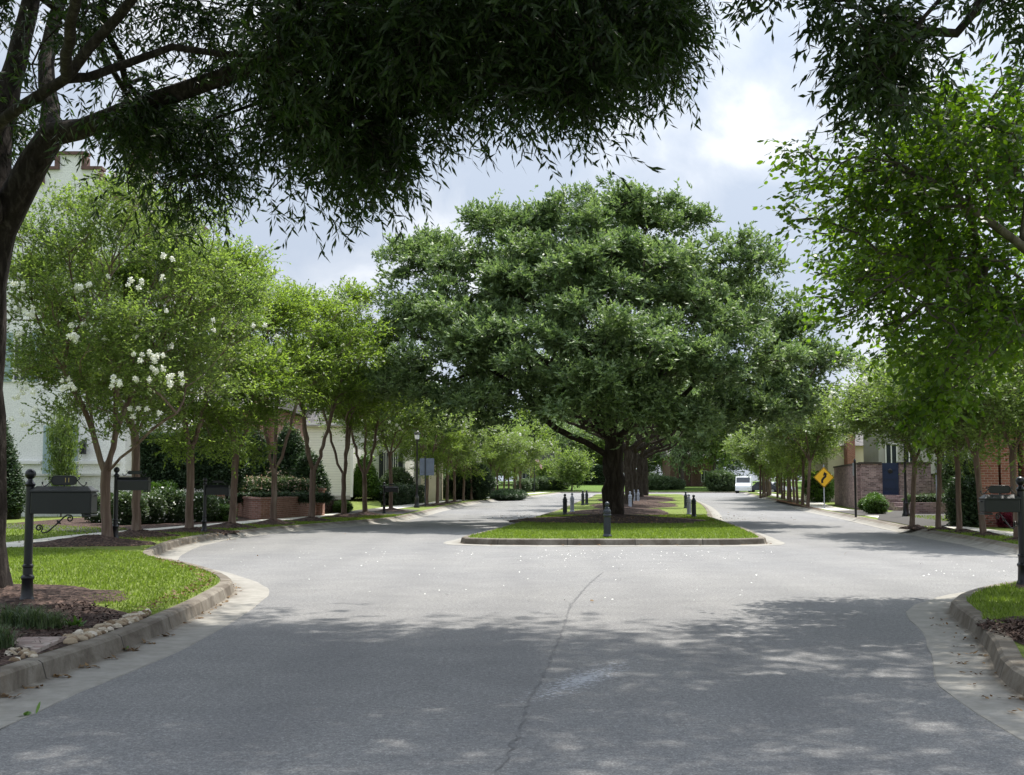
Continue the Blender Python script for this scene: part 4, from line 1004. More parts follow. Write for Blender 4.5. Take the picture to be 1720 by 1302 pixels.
rg = np.random.default_rng(101)
bp = (-6.42, 15.2, .2)
def q(px, py, y=15.2): return tuple(A(px, py, y))
limbs = [([bp, q(-27, 800), q(-26, 650), q(-18, 480), q(-2, 385)], .99, (.27, .215)),
 ([q(-2, 385), q(25, 335, 15.1), q(60, 275, 15), q(92, 224, 14.9)], .99, (.20, .165)),
 ([q(92, 224, 14.9), q(135, 218, 14.6), q(190, 198, 14.3), (q(270, 162, 14)), q(345, 140, 13.8), q(420, 116, 13.6), q(490, 66, 13.4), q(560, 25, 13.2), q(640, -25, 13.2), q(800, -90, 13.4), q(980, -130, 13.8)], .3, (.125, .03)),
 ([q(80, 240, 15), q(84, 180, 15.3), q(78, 110, 15.8), q(90, 40, 16.2), q(120, -40, 16.5), q(200, -200, 16.5)], .5, (.12, .05)),
 ([q(-10, 390), q(-4, 260, 15.6), q(18, 140, 16), q(48, 30, 16.3), q(60, -120, 16.6)], .6, (.19, .09)),
 ([q(-14, 400), q(-40, 250, 14.5), q(-90, 60, 14), q(-160, -150, 13)], .5, (.12, .06)),
 ([q(-8, 395), (q(-20, 260, 13.8)), q(5, 205, 13), q(60, 165, 12.6), q(112, 128, 12.4), (q(150, 80, 12.2)), q(200, 30, 12), q(260, -40, 11.6), q(420, -160, 11)], .7, (.085, .035)),
 ([q(95, 142, 12.5), q(150, 128, 12.6), q(210, 108, 12.7), q(290, 84, 12.8), q(360, 92, 12.9), q(450, 96, 13), q(560, 104, 13.1)], .3, (.05, .02)),
 ([q(420, 116, 13.6), q(520, 110, 13.9), q(640, 90, 14.2), q(800, 60, 14.4), q(980, 30, 14.4)], .2, (.06, .02)),
 ([q(92, 40, 16.2), q(300, -120, 16.6), q(600, -200, 17)], .3),
 ([q(640, -25, 13.2), q(800, 0, 13), q(950, 40, 13), q(1060, 70, 13)], .2),
 ([q(108, 130, 12.4), q(120, 40, 11), q(170, -160, 9.5), q(260, -400, 8.5)], .5, (.06, .03))]
vis = np.concatenate([
  clus(rg, [(-30, -20), (560, -20), (560, 50), (430, 140), (330, 100), (130, 60), (-30, 110)], 16, 12, 16),
  clus(rg, [(175, 185), (345, 165), (395, 195), (350, 280), (300, 290), (240, 275)], 15, 13.6, 16.4),
  clus(rg, [(540, -20), (1150, -20), (1105, 30), (1030, 80), (930, 105), (780, 120), (650, 145), (560, 130)], 58, 11.2, 16),
  clus(rg, [(400, 130), (560, 140), (640, 160), (660, 200), (640, 250), (603, 290), (560, 255), (510, 225), (470, 185)], 18, 12, 15.4, 7, (.17, .17, .34)), clus(rg, [(560, 245), (640, 225), (625, 290), (603, 315), (580, 290)], 5, 12.6, 14, 8, (.12, .14, .26)),
  clus(rg, [(650, 135), (1030, 65), (1090, 85), (1065, 110), (1010, 130), (930, 125), (850, 140), (765, 160), (700, 172)], 19, 11.6, 15, 7, (.18, .18, .30)),
  clus(rg, [(1050, 30), (1150, -10), (1135, 50), (1100, 80), (1120, 130), (1085, 125)], 8, 12, 14.6),
  clus(rg, [(-30, 150), (25, 130), (30, 300), (-30, 300)], 3, 14.5, 16.5)])
hid = above(rg, (-3.6, 12.6, 9.2), (8.2, 6.8, 4.4), 1050)
pxh = 860+hid[:, 0]*2100/np.maximum(hid[:, 1], 1); hid = hid[(hid[:, 2] > 1.5+.386*hid[:, 1]+np.where(pxh > 1060, 2.7, np.where(pxh < 560, 1.0, .35)))]
wv = dict(ntw=8, spread=np.array([.17, .17, .14]), tlen=.33, nleaf=11, L_=.125, W_=.028, out_w=.35, rand_w=.75, up_w=-.35, droop=.35, ldroop=.25, upn=.5)
wh = dict(ntw=8, spread=np.array([.5, .5, .3]), tlen=.55, nleaf=11, L_=.17, W_=.05, out_w=.4, rand_w=.7, up_w=-.1, droop=.2, ldroop=.1, upn=.8)
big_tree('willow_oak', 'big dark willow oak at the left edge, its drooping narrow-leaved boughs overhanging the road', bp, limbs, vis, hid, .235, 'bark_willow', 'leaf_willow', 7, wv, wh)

# willow oak standing just outside the right edge, its boughs hang into the frame
bq = (6.5, 11.8, .2)
limbs = [([bq, (6.45, 11.8, 2.5), (6.4, 11.85, 4.4)], .99),
 ([(6.4, 11.85, 4.4), (6.2, 11.9, 6.4), (5.4, 11.9, 7.3), (4.1, 11.7, 7.5), (3.0, 11.5, 7.4)], .55),
 ([(6.4, 11.85, 4.4), (6.6, 12.4, 6.0), (6.2, 13.6, 8.0), (5.6, 14.8, 9.6)], .4), ([(6.4, 11.85, 4.4), (6.9, 11.0, 6.0), (7.4, 9.6, 8.0)], .4), ([(6.3, 12.2, 5.4), (5.2, 13.2, 7.8), (3.4, 14.0, 9.4), (1.8, 14.4, 10.2)], .4)]
vis = np.concatenate([clus(rg, [(1240, -30), (1395, -30), (1385, 0), (1310, 35), (1262, 10)], 3, 10.6, 12.2, 5, (.16, .16, .14)),
  clus(rg, [(1400, -30), (1540, -30), (1525, 70), (1500, 100), (1410, 40)], 5, 10.8, 12.4, 6, (.13, .15, .16)),
  clus(rg, [(1440, 60), (1525, 60), (1510, 130), (1480, 150), (1440, 120)], 5, 11, 12.2, 7, (.13, .13, .18)), clus(rg, [(1395, 70), (1425, 80), (1415, 140), (1395, 140)], 1, 11, 12, 6, (.08, .08, .14)), clus(rg, [(1420, 110), (1500, 120), (1500, 185), (1425, 180)], 2, 11, 12, 6, (.09, .09, .13)), clus(rg, [(1450, 0), (1530, 0), (1530, 110), (1460, 110)], 3, 11, 12, 6, (.12, .12, .15)),
  clus(rg, [(1660, -30), (1740, -30), (1740, 60), (1690, 50)], 3, 11, 12.4, 6, (.12, .14, .16)), sample_px(rg, [(1585, -20), (1600, -20), (1600, -5), (1585, -5)], 2, 11, 11.5)])
hid = np.concatenate([above(rg, (5.2, 13.2, 9.6), (6.0, 6.4, 3.6), 430, 2.7), above(rg, (2.5, 15.5, 11.2), (4.5, 3.6, 2.8), 190, 2.7)])
wv2 = dict(wv); wv2['L_'] = .12; wv2['W_'] = .034; wv2['ntw'] = 5; wv2['spread'] = np.array([.12, .12, .12]); wv2['tlen'] = .27; wv2['nleaf'] = 10
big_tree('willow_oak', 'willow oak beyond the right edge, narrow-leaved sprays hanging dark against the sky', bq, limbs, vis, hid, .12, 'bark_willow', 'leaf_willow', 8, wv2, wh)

# broad-leaved bright tree on the right
be = (8.35, 15.9, .2)
def e_(px, py, y=15.5): return tuple(A(px, py, y))
limbs = [([be, (8.3, 15.9, 1.2), (8.15, 15.85, 2.2)], .99),
 ([(8.15, 15.85, 2.2), (7.4, 15.7, 3.1), e_(1722, 530), e_(1673, 514, 15.3), e_(1632, 528, 15.2), e_(1595, 517, 15), e_(1550, 512, 14.8), e_(1500, 560, 14.6)], .4),
 ([(8.15, 15.85, 2.2), (7.6, 15.6, 3.6), e_(1722, 472), e_(1680, 441, 15.2), e_(1604, 430, 15), e_(1560, 442, 14.8), e_(1490, 480, 14.6), e_(1430, 520, 14.5)], .4),
 ([(8.15, 15.85, 2.2), (8.0, 16.2, 4.4), e_(1700, 330, 16.4), e_(1620, 240, 16.6), e_(1560, 200, 16.6)], .4),
 ([(7.8, 15.6, 3.2), e_(1700, 400, 14.6), e_(1560, 300, 14.2), e_(1440, 260, 14)], .3),
 ([(8.1, 15.9, 2.6), (7.8, 17, 3.2), e_(1640, 600, 17.4), e_(1560, 640, 17.4)], .3), ([(8.1, 15.9, 2.6), (9.5, 16.5, 4), (10.5, 17, 5.5)], .3),
 ([e_(1673, 514, 15.3), e_(1640, 440, 15.4), e_(1625, 330, 15.6), e_(1600, 220, 15.6)], .3)]
polyE = [(1740, 130), (1660, 140), (1590, 165), (1535, 190), (1480, 225), (1440, 255), (1412, 290), (1405, 330), (1418, 380), (1425, 430), (1390, 465), (1370, 495), (1385, 520), (1430, 540), (1468, 555), (1475, 600), (1520, 620), (1560, 650), (1590, 650), (1630, 610), (1740, 600)]; polyE = [(x+12, y) for x, y in polyE]
vis = np.concatenate([clus(rg, polyE, 56, 13.6, 17.8, 7, (.26, .26, .15)), sample_px(rg, polyE, 60, 13.6, 17.8), sample_px(rg, [(1330, 262), (1370, 240), (1375, 270)], 4, 15, 15.5), sample_px(rg, [(1325, 370), (1345, 368), (1345, 380)], 2, 15, 15.3),
   sample_px(rg, [(1545, 640), (1590, 640), (1580, 700), (1560, 690)], 14, 14.5, 15.5), sample_px(rg, [(1420, 300), (1720, 300), (1720, 560), (1440, 540)], 60, 16, 18)])
hid = []
while len(hid) < 170:
    u = rg.uniform(-1, 1, 3); p = np.array([9.6, 16.2, 5.2])+u*np.array([3.2, 3.2, 3.4])
    if (u**2).sum() < 1 and 860+p[0]*2100/p[1] > 1760: hid.append(p)
ev = dict(ntw=7, spread=np.array([.17, .17, .12]), tlen=.36, nleaf=8, L_=.086, W_=.05, out_w=.55, rand_w=.6, up_w=-.02, droop=.25, ldroop=.2, upn=.7, tmpl=OVAL)
big_tree('broadleaf_tree', 'bright green oval-leaved tree leaning into the picture at the right edge', be, limbs, vis, np.array(hid), .17, 'bark_grey', 'leaf_right', 9, ev, ev, .4)

# ================================================================== STREET FURNITURE
BOLL = [(.115, 0), (.115, .05), (.098, .07), (.088, .09), (.085, .11), (.08, .50), (.09, .515), (.102, .53), (.102, .56), (.086, .575), (.095, .60), (.098, .63), (.088, .66), (.062, .70), (.058, .715), (.066, .725), (.05, .735), (.036, .745), (.034, .76)]
def bollard(label, loc, mat, group):
    t = thing('bollard', label, 'bollard', loc, 0, group)
    b = MB(); b.lathe(BOLL[:6], n=16)
    for k in range(8):
        a = k*math.pi/4; b.tube([(.082*math.cos(a), .082*math.sin(a), .12), (.079*math.cos(a), .079*math.sin(a), .49)], .009, 5)
    b.build('shaft', M[mat], t, smooth=True)
    c = MB(); c.lathe(BOLL[5:], n=20); c.build('cap', M[mat], t, smooth=True)
    s = MB(); s.sphere((0, 0, .815), .058, 16, 10); s.build('finial', M[mat], t, smooth=True); return t
GB = 'bollards on the median'
p = G(1020, 903); bd = bollard('near dark iron bollard alone on the grass in front of the huge oak', (p.x, p.y, Z0), 'bollard', GB)
KB = kids(bd)
blt = bollard('pale sunlit bollard, right one of the front-left pair on the median', (*G(961, 861)[:2], Z0), 'bollard_sunlit', GB)
def bcopy(src, px, py, lab): p_ = G(px, py); copy_tree(src, lab, (p_.x, p_.y, Z0), 0, None, GB)
bcopy(bd, 949, 865, 'dark bollard at the road edge, left one of the nearer pair left of the oak')
bcopy(bd, 979, 849, 'dark bollard, left one of the farther pair left of the oak')
bcopy(bd, 985.5, 848, 'dark bollard, right one of the farther pair, closest to the oak trunk on its left')
bcopy(bd, 1165.5, 869, 'dark bollard standing nearest the right-hand road, rightmost on the median')
bcopy(blt, 1157.5, 865, 'pale bollard just left of the rightmost dark one')
bcopy(bd, 1152, 853.5, 'dark bollard set back behind the pale one at the right road edge')
bcopy(blt, 1058.5, 853.5, 'pale bollard half hidden behind the right side of the oak trunk')
bcopy(blt, 1065, 845, 'pale bollard on the mulch right of the oak, left of two')
bcopy(blt, 1072, 845.5, 'pale bollard on the mulch right of the oak, right of two')

def spiral(c, r0, r1, a0, a1, n=18):
    return [(c[0]+(r0+(r1-r0)*i/n)*math.cos(a0+(a1-a0)*i/n), 0, c[1]+(r0+(r1-r0)*i/n)*math.sin(a0+(a1-a0)*i/n)) for i in range(n+1)]
POST = [(.085, 0), (.085, .05), (.074, .07), (.066, .09), (.060, .26), (.068, .275), (.074, .29), (.068, .31), (.054, .325), (.052, .40), (.060, .41), (.060, .43), (.047, .445), (.045, 1.30), (.055, 1.31), (.058, 1.33), (.048, 1.345), (.032, 1.36), (.026, 1.385)]
def mailbox(label, loc, side, H=1.5, bl_=.66, bh=.24, bw=.22, zb=1.0, bracket=True, text=None, rz=0, scale=1, hip=True):
    t = thing('mailbox', label, 'mailbox', loc, rz, 'iron post mailboxes'); t.scale = (scale,)*3
    k = H/1.5
    b = MB(); b.lathe([(r, z*k) for r, z in POST], n=16); b.build('post', M['iron'], t, smooth=True)
    f = MB(); f.sphere((0, 0, 1.44*k), .06, 16, 10); f.build('finial', M['iron'], t, smooth=True)
    x0 = .05*side; x1 = (.05+bl_)*side; cx = (x0+x1)/2
    b = MB()
    if hip:
        b.box((cx, 0, zb+bh/2), (bl_, bw, bh), bev=.006)
        o = len(b.v); xa, xb = min(x0, x1), max(x0, x1); y = bw/2+.015; z1 = zb+bh
        b.add([(xa-.01, -y, z1), (xb+.015, -y, z1), (xb+.015, y, z1), (xa-.01, y, z1), (xa-.01, -y, z1+.016), (xb+.015, -y, z1+.016), (xb+.015, y, z1+.016), (xa-.01, y, z1+.016),
               (xa+.045, -y+.06, z1+.065), (xb-.045, -y+.06, z1+.065), (xb-.045, y-.06, z1+.065), (xa+.045, y-.06, z1+.065)],
              [(0, 3, 2, 1), (0, 1, 5, 4), (1, 2, 6, 5), (2, 3, 7, 6), (3, 0, 4, 7), (4, 5, 9, 8), (5, 6, 10, 9), (6, 7, 11, 10), (7, 4, 8, 11), (8, 9, 10, 11)])
    else:
        pr = [(-bw/2, zb), (bw/2, zb)] + [(bw/2*math.cos(a), zb+bh-.02+.075*math.sin(a)) for a in np.linspace(0, math.pi, 12)]
        b.prism(pr, 'x', min(x0, x1), max(x0, x1))
        b.box((cx, 0, zb+bh+.06), (bl_+.02, .10, .008))
    bx = b.build('box', M['box_dark'] if hip else M['iron'], t)
    d = MB(); xe = x1 + .004*side; d.box((xe, 0, zb+bh*.48), (.014, bw*.93, bh*.9), bev=.004)
    d.box((xe-.045*side, 0, zb-.02), (.11, bw*.9, .028), bev=.004)
    dr = d.build('door', M['box_dark'] if hip else M['iron'], t)
    h = MB(); h.tube([(xe+.006*side, -.03, zb+bh*.82), (xe+.04*side, -.03, zb+bh*.84), (xe+.04*side, .03, zb+bh*.84), (xe+.006*side, .03, zb+bh*.82)], .006, 6); h.build('handle', M['iron'], dr)
    # name plaque with scrolls
    pc = cx; pz = zb+bh+.065+(.065 if hip else .085); pw, ph = (.14, .047) if hip else (.12, .03)
    pq = MB(); ol = []
    for sx, sz, a0 in ((1, 1, 0), (-1, 1, 90), (-1, -1, 180), (1, -1, 270)):
        for j in range(5):
            a = R(a0+j*22.5); ol.append((pc+sx*(pw-ph*.8)+ph*.8*math.cos(a), pz+sz*(ph-ph*.8)+ph*.8*math.sin(a)))
    pq.prism(ol, 'y', -.008, .008); pl_ = pq.build('plaque', M['iron'], t)
    rim = MB(); rim.tube([(x, -.009, z) for x, z in ol+ol[:2]], .006, 6)
    for sd in (-1, 1):
        e0 = pc+sd*pw
        rim.tube([(e0, 0, pz), (e0+sd*.012, 0, pz-.008), (e0+sd*.03, 0, pz-.03), (e0+sd*.055, 0, pz-.055), (e0+sd*.08, 0, pz-.062), (e0+sd*.10, 0, pz-.05), (e0+sd*.105, 0, pz-.03)], .006, 6)
        rim.tube([(e0, 0, pz), (e0+sd*.02, 0, pz+.008), (e0+sd*.03, 0, pz+.022), (e0+sd*.022, 0, pz+.034)], .006, 6)
        rim.sphere((e0+sd*.105, 0, pz-.027), .011, 8, 6); rim.sphere((e0+sd*.022, 0, pz+.034), .009, 8, 6)
    rim.tube([(pc, 0, pz-ph), (pc, 0, zb+bh+.05)], .007, 6)
    rim.build('scroll_frame', M['iron'], pl_)
    if text:
        fc = bpy.data.curves.new('numerals', 'FONT'); fc.body = text; fc.size = .072; fc.extrude = .002; fc.align_x = 'CENTER'; fc.align_y = 'CENTER'
        fc.materials.append(M['gold']); fo = bpy.data.objects.new('numerals', fc); col.objects.link(fo); fo.parent = pl_
        me_ = bpy.data.meshes.new_from_object(fo); bpy.data.objects.remove(fo); fo = link('numerals', me_, pl_)
        fo.location = (pc+.035, -.0105, pz); fo.rotation_euler = (math.pi/2, 0, 0)
    if bracket:
        g = MB(); s_ = side; c1 = (.11, .84); c2 = (.45, .945)
        pts = [(x, 0, z) for x, _, z in spiral(c1, .012, .042, R(60), R(60-470), 20)]
        pts += [(.155, 0, .785), (.21, 0, .80), (.27, 0, .85), (.33, 0, .905), (.38, 0, .955), (.42, 0, .985)]
        pts += [(x, 0, z) for x, _, z in spiral(c2, .038, .012, R(95), R(95-430), 18)]
        pts = [(x*s_*bl_/.66, y, zb-1.0+z) for x, y, z in pts]
        g.tube(pts, .0085, 6); g.sphere(pts[len(pts)//2+1], .02, 8, 6)
        g.tube([(pts[24][0]-.018, -.012, pts[24][2]+.02), (pts[24][0]+.018, .012, pts[24][2]-.02)], .008, 6)
        g.build('scroll_bracket', M['iron'], t, smooth=True)
    return t
p = G(45, 1015); mailbox('large charcoal mailbox with the number plaque, on the black post nearest the left edge', (p.x, p.y, Z0), 1, text='11')
p = G(193, 912); ms = mailbox('small black mailbox with shiny top, right behind the nearest crape myrtle trunk', (p.x, p.y, Z0+.05), 1, 1.45, .6, .2, .2, .99, False, hip=False, scale=1.13)
for px, py, sc_, lab in ((343, 895, 1.0, 'black mailbox between two crape myrtle trunks in front of the mulch bed'), (645, 863, .92, 'farthest left mailbox, small and dark beside the pale crape myrtle near the driveway')):
    p = G(px, py); copy_tree(ms, lab, (p.x, p.y, Z0+.02), 0, sc_, 'iron post mailboxes')
p = G(1719, 985); mailbox('black mailbox hanging on a scroll bracket from the post at the right edge', (p.x, p.y, Z0), -1, 1.42, .45, .165, .2, .96, True)

# yellow reverse-curve sign
def diamond(h, r=.04, n=5):
    o = []
    for k in range(4):
        a = k*math.pi/2; cx_, cz_ = (h-r*1.414)*math.cos(a), (h-r*1.414)*math.sin(a)
        for j in range(n): b = a-math.pi/4+j*(math.pi/2)/(n-1); o.append((cx_+r*math.cos(b), cz_+r*math.sin(b)))
    return o
p = G(1385, 854); zc = 1.60
t = thing('warning_sign', 'yellow diamond sign with a black winding arrow on a thin post at the right verge', 'road sign', (p.x, p.y, Z0), R(0))
b = MB(); b.box((0, .035, 1.13), (.055, .04, 2.26)); b.build('post', M['galv'], t)
b = MB(); b.prism([(x, z+zc) for x, z in diamond(.54)], 'y', 0, .006); pn = b.build('plate', M['yellow'], t)
b = MB(); o_, i_ = diamond(.525), diamond(.49, .03); n = len(o_)
b.add([(x, -.003, z+zc) for x, z in o_]+[(x, -.003, z+zc) for x, z in i_], [(i, (i+1) % n, n+(i+1) % n, n+i) for i in range(n)]); b.build('border', M['black'], pn)
cl = crom([(-.09, -.30), (-.10, -.17), (-.02, -.04), (.08, .05), (.07, .12)], .03); nn = normals2(cl); wd = .055
L1 = cl-nn*wd; R1 = cl+nn*wd; tip = cl[-1]; tdv = cl[-1]-cl[-2]; tdv /= np.linalg.norm(tdv); rn = np.array([tdv[1], -tdv[0]])
poly = list(map(tuple, R1)) + [tuple(tip+rn*.13), tuple(tip+tdv*.17), tuple(tip-rn*.13)] + list(map(tuple, L1[::-1]))
b = MB(); b.prism([(x, z+zc) for x, z in poly], 'y', -.006, -.0035); b.build('arrow', M['black'], pn)

# back of a rectangular sign
p = G(714, 851); t = thing('road_sign', 'blue-grey back of a rectangular sign on a post beside the left lamp post', 'road sign', (p.x, p.y, Z0))
b = MB(); b.box((0, -.02, 1.4), (.06, .04, 2.8)); b.build('post', M['bollard'], t)
b = MB(); b.box((.09, .012, 2.2), (.80, .006, .95), bev=.002); b.box((.09, -.002, 2.45), (.7, .02, .04)); b.box((.09, -.002, 1.95), (.7, .02, .04)); b.build('plate', M['sign_back'], t)

def lamp_post(label, loc, H, group='black lamp posts', head=True):
    t = thing('lamp_post', label, 'lamp post', loc, 0, group)
    b = MB(); b.lathe([(.15, 0), (.15, .10), (.12, .14), (.10, .5), (.11, .53), (.08, .6), (.055, .75), (.045, H-.5), (.06, H-.45), (.04, H-.4), (.05, H-.36)], n=14); b.build('post', M['iron'], t, smooth=True)
    if head:
        b = MB(); b.lathe([(.07, H-.36), (.09, H-.33), (.15, H), (.19, H+.02), (.12, H+.12), (.03, H+.2), (.02, H+.26)], n=8); lt = b.build('lantern', M['iron'], t)
        b = MB(); b.lathe([(.095, H-.30), (.148, H-.04)], n=8); b.build('lens', M['lens'], lt)
    return t
lamp_post('black lamp post beside the rectangular sign back on the left', (*G(700, 853)[:2], Z0), 3.9)
lamp_post('slim black lamp post on the right, before the brick wall beside the gate steps', (*G(1522, 868)[:2], Z0), 3.3)
p = G(1437.6, 869); t = thing('street_sign_post', 'slim black post with an edge-on sign blade, on the small grass triangle at right', 'sign post', (p.x, p.y, Z0))
b = MB(); b.lathe([(.045, 0), (.045, 2.15), (.055, 2.17), (.03, 2.23), (.01, 2.26)], n=10); b.build('post', M['iron'], t, smooth=True)
b = MB(); b.box((-.06, 0, 1.85), (.012, .16, .5)); b.build('blade', M['galv'], t)
b = MB(); b.lathe([(.03, 0), (.028, 2.05), (.02, 2.08)], n=8); tag(b.build('grey_pole', M['galv'], None, None, True), 'thin pale grey pole on the right lawn behind a crape myrtle trunk', 'pole').location = (*G(1575, 878)[:2], Z0)
# flag on its post, far left
p = A(897.5, 827, 165); t = thing('flagpole', 'dark pole with a striped national flag at the far end of the left road', 'flagpole', (p.x, p.y, Z0))
b = MB(); b.lathe([(.09, 0), (.09, .3), (.06, .4), (.045, 5.0), (.07, 5.05), (.02, 5.12)], n=8); b.build('pole', M['iron'], t)
b = MB(); n = 13
def fp(u, v):                                   # flag hanging from a slanting staff
    return (.06+u*.95, .09*math.sin(u*7), 4.85-v*.62-u*1.15+.08*math.sin(u*5))
for k in range(n):
    for i in range(8):
        u0, u1 = i/8, (i+1)/8; v0, v1 = k/n, (k+1)/n
        canton = k < 7 and i < 3
        b.add([fp(u0, v0), fp(u1, v0), fp(u1, v1), fp(u0, v1)], [(0, 1, 2, 3)], 2 if canton else (0 if k % 2 == 0 else 1))
b.build('flag', [M['flag_red'], M['flag_white'], M['flag_blue']], t)

# parked vehicles at the far right
def vehicle(name, label, cat, loc, rz, L_=4.6, W_=1.85, H=1.5, van=False, mat='car_white'):
    t = thing(name, label, cat, loc, rz, 'vehicles parked at the far end'); x = L_/2; y = W_/2
    if van: body = [(-x, .35), (-x, 1.0), (-x+.05, H-.15), (-x+.3, H), (x-1.5, H), (x-1.2, H-.08), (x-.65, 1.3), (x-.1, 1.05), (x, .8), (x, .35)]
    else: body = [(-x, .4), (-x, .85), (-x+.15, .98), (-x+.7, 1.02), (-x+1.3, H-.04), (-x+1.7, H), (x-2.1, H), (x-1.8, H-.05), (x-1.15, 1.0), (x-.3, .86), (x, .72), (x, .38)]
    b = MB(); b.prism(body, 'y', -y, y); b.build('body', M[mat], t)
    g = MB()
    if van:
        for s in (-1, 1): g.prism([(x-1.45, 1.15), (x-.75, 1.15), (x-1.22, H-.2), (x-1.45, H-.2)], 'y', s*(y+.003), s*(y+.012))
        g.add([(x-.66, -y+.1, 1.31), (x-.66, y-.1, 1.31), (x-1.17, y-.1, H-.09), (x-1.17, -y+.1, H-.09)], [(0, 1, 2, 3)])
        g.box((-x-.004, 0, 1.45), (.012, W_*.7, .5))
    else:
        for s in (-1, 1): g.prism([(-x+.85, 1.04), (x-1.3, 1.04), (x-1.9, H-.08), (-x+1.45, H-.08)], 'y', s*(y+.003), s*(y+.012))
        g.add([(x-1.14, -y+.1, 1.02), (x-1.14, y-.1, 1.02), (x-1.77, y-.1, H-.05), (x-1.77, -y+.1, H-.05)], [(0, 1, 2, 3)])
    g.build('window', M['glass'], t)
    for sx in (-x+.85, x-.85):
        for s in (-1, 1):
            w_ = MB(); w_.prism([(sx+.33*math.cos(a), .33+.33*math.sin(a)) for a in np.linspace(0, 6.283, 17)[:-1]], 'y', s*(y-.2), s*(y+.02)); w = w_.build('wheel', M['tyre'], t)
            w_ = MB(); w_.prism([(sx+.19*math.cos(a), .33+.19*math.sin(a)) for a in np.linspace(0, 6.283, 13)[:-1]], 'y', s*(y+.021), s*(y+.03)); w_.build('rim', M['rim'], w)
    for s in (-1, 1):
        l = MB(); l.box((x-.01, s*(y-.28), .75), (.06, .32, .15)); l.build('headlight', M['lens'], t)
        l = MB(); l.box((-x+.01, s*(y-.15), .95), (.06, .18, .3)); l.build('tail_light', M['tail'], t)
    return t
vehicle('parked_van', 'white van parked at the far end of the right road, beyond the last trunks', 'van', (A(1251, 828, 171).x, 171.5, 0), R(-104), 5.2, 2.0, 2.25, True)
vehicle('parked_car', 'dark car parked right of the white van, seen between the far trunks', 'car', (A(1282, 826, 172).x, 172.5, 0), R(160), 4.7, 1.85, 1.6, False, 'car_dark')
vehicle('parked_car', 'white car parked farthest right behind the far trunks', 'car', (A(1308, 826, 173).x, 174, 0), R(20), 4.7, 1.85, 1.55, False, 'car_white')
0 and vehicle('parked_van', 'white van side-on behind the far trunks, left of the dark car', 'van', (A(1240, 826, 175).x, 175.5, 0), R(4), 4.9, 2.0, 2.1, True)

# ================================================================== SMALL GROUND DETAIL
def scatter_quads(name, X, Y, z, size, mat, seed, flat=.25, aspect=.6, kind='stuff', tmpl=KITE):
    rg = np.random.default_rng(seed); n = len(X); a = rg.uniform(0, 6.283, n)
    d = np.stack([np.cos(a), np.sin(a), rg.normal(0, flat, n)], 1); nr = unit(np.stack([rg.normal(0, flat, n), rg.normal(0, flat, n), np.ones(n)], 1))
    pos = np.stack([X, Y, np.zeros(n)+z], 1); v, k = leaf_arrays(rg, pos, d, nr, size, size*aspect, tmpl, .4)
    return tag(link(name, leaves_mesh(name, [(v, k, 0)], [M[mat]])), kind=kind)
rg = np.random.default_rng(200)
# white petals blown along the asphalt
pts = []
for (x0, x1, y0, y1, n) in [(760, 1300, 924, 940, 130), (860, 1150, 930, 960, 30), (380, 760, 920, 952, 40), (1560, 1720, 950, 968, 16), (1500, 1720, 930, 972, 20), (500, 1400, 940, 1010, 60)]:
    for i in range(n): pts.append(G(rg.uniform(x0, x1), rg.uniform(y0, y1), 0)[:2])
pts = np.array(pts); scatter_quads('petals', pts[:, 0], pts[:, 1], .008, .028, 'petal', 3, .25, .8)
# dry leaves in the gutters and on the verges
def along(P, side, o0, o1, n, y0, y1, z):
    k = P[(P[:, 1] > y0) & (P[:, 1] < y1)]; i = rg.integers(0, len(k)-1, n); Nn = normals2(k)*side; o = rg.uniform(o0, o1, n)[:, None]; return k[i]+Nn[i]*o
a = np.concatenate([along(KL, 1, .19, .34, 220, 7, 13, 0), along(KL, 1, .18, .3, 160, 13, 26, 0), along(KR, -1, .2, .5, 90, 8, 15, 0), along(KI, 1, .2, .4, 80, 29, 31, 0)])
scatter_quads('dry_leaves', a[:, 0], a[:, 1], .025, .05, 'litter', 4, .35, .45)
a = np.concatenate([along(KL, -1, .3, 1.6, 500, 26, 50, 0), along(KL, -1, .05, .3, 260, 13, 22, 0), np.stack([rg.normal(-9, 1.3, 350), rg.normal(29.5, 2.6, 350)], 1), along(KF, 1, .3, 1.0, 120, 25, 38, 0)])
scatter_quads('dry_leaves', a[:, 0], a[:, 1], Z0+.04, .06, 'litter', 5, .35, .45)
a = np.stack([rg.normal(3.6, 2.2, 900), rg.normal(43, 2.6, 900)], 1); scatter_quads('dry_leaves', a[:, 0], a[:, 1], Z0+.17, .07, 'litter', 6, .3, .45)
# mulch chips that stand up
def chips(poly, n, z, seed):
    r = np.random.default_rng(seed); p = np.array([q_[:2] for q_ in poly]); X = r.uniform(p[:, 0].min(), p[:, 0].max(), n*3); Y = r.uniform(p[:, 1].min(), p[:, 1].max(), n*3); k = inpoly(X, Y, p)
    X = X[k][:n]; Y = Y[k][:n]; return scatter_quads('mulch_chips', X, Y, z, .055, 'mulch', seed, .45, .35)
nb = [G(-60, 1000), G(40, 992), G(100, 1008), G(180, 1022), G(215, 1040), G(165, 1062), G(112, 1078), G(20, 1106), G(-60, 1130)]
chips(nb, 2600, Z0+.02, 11)
chips([G(1722, 1049), G(1660, 1046), G(1638, 1050), G(1655, 1058), G(1700, 1076), G(1740, 1090)], 700, Z0+.02, 12)
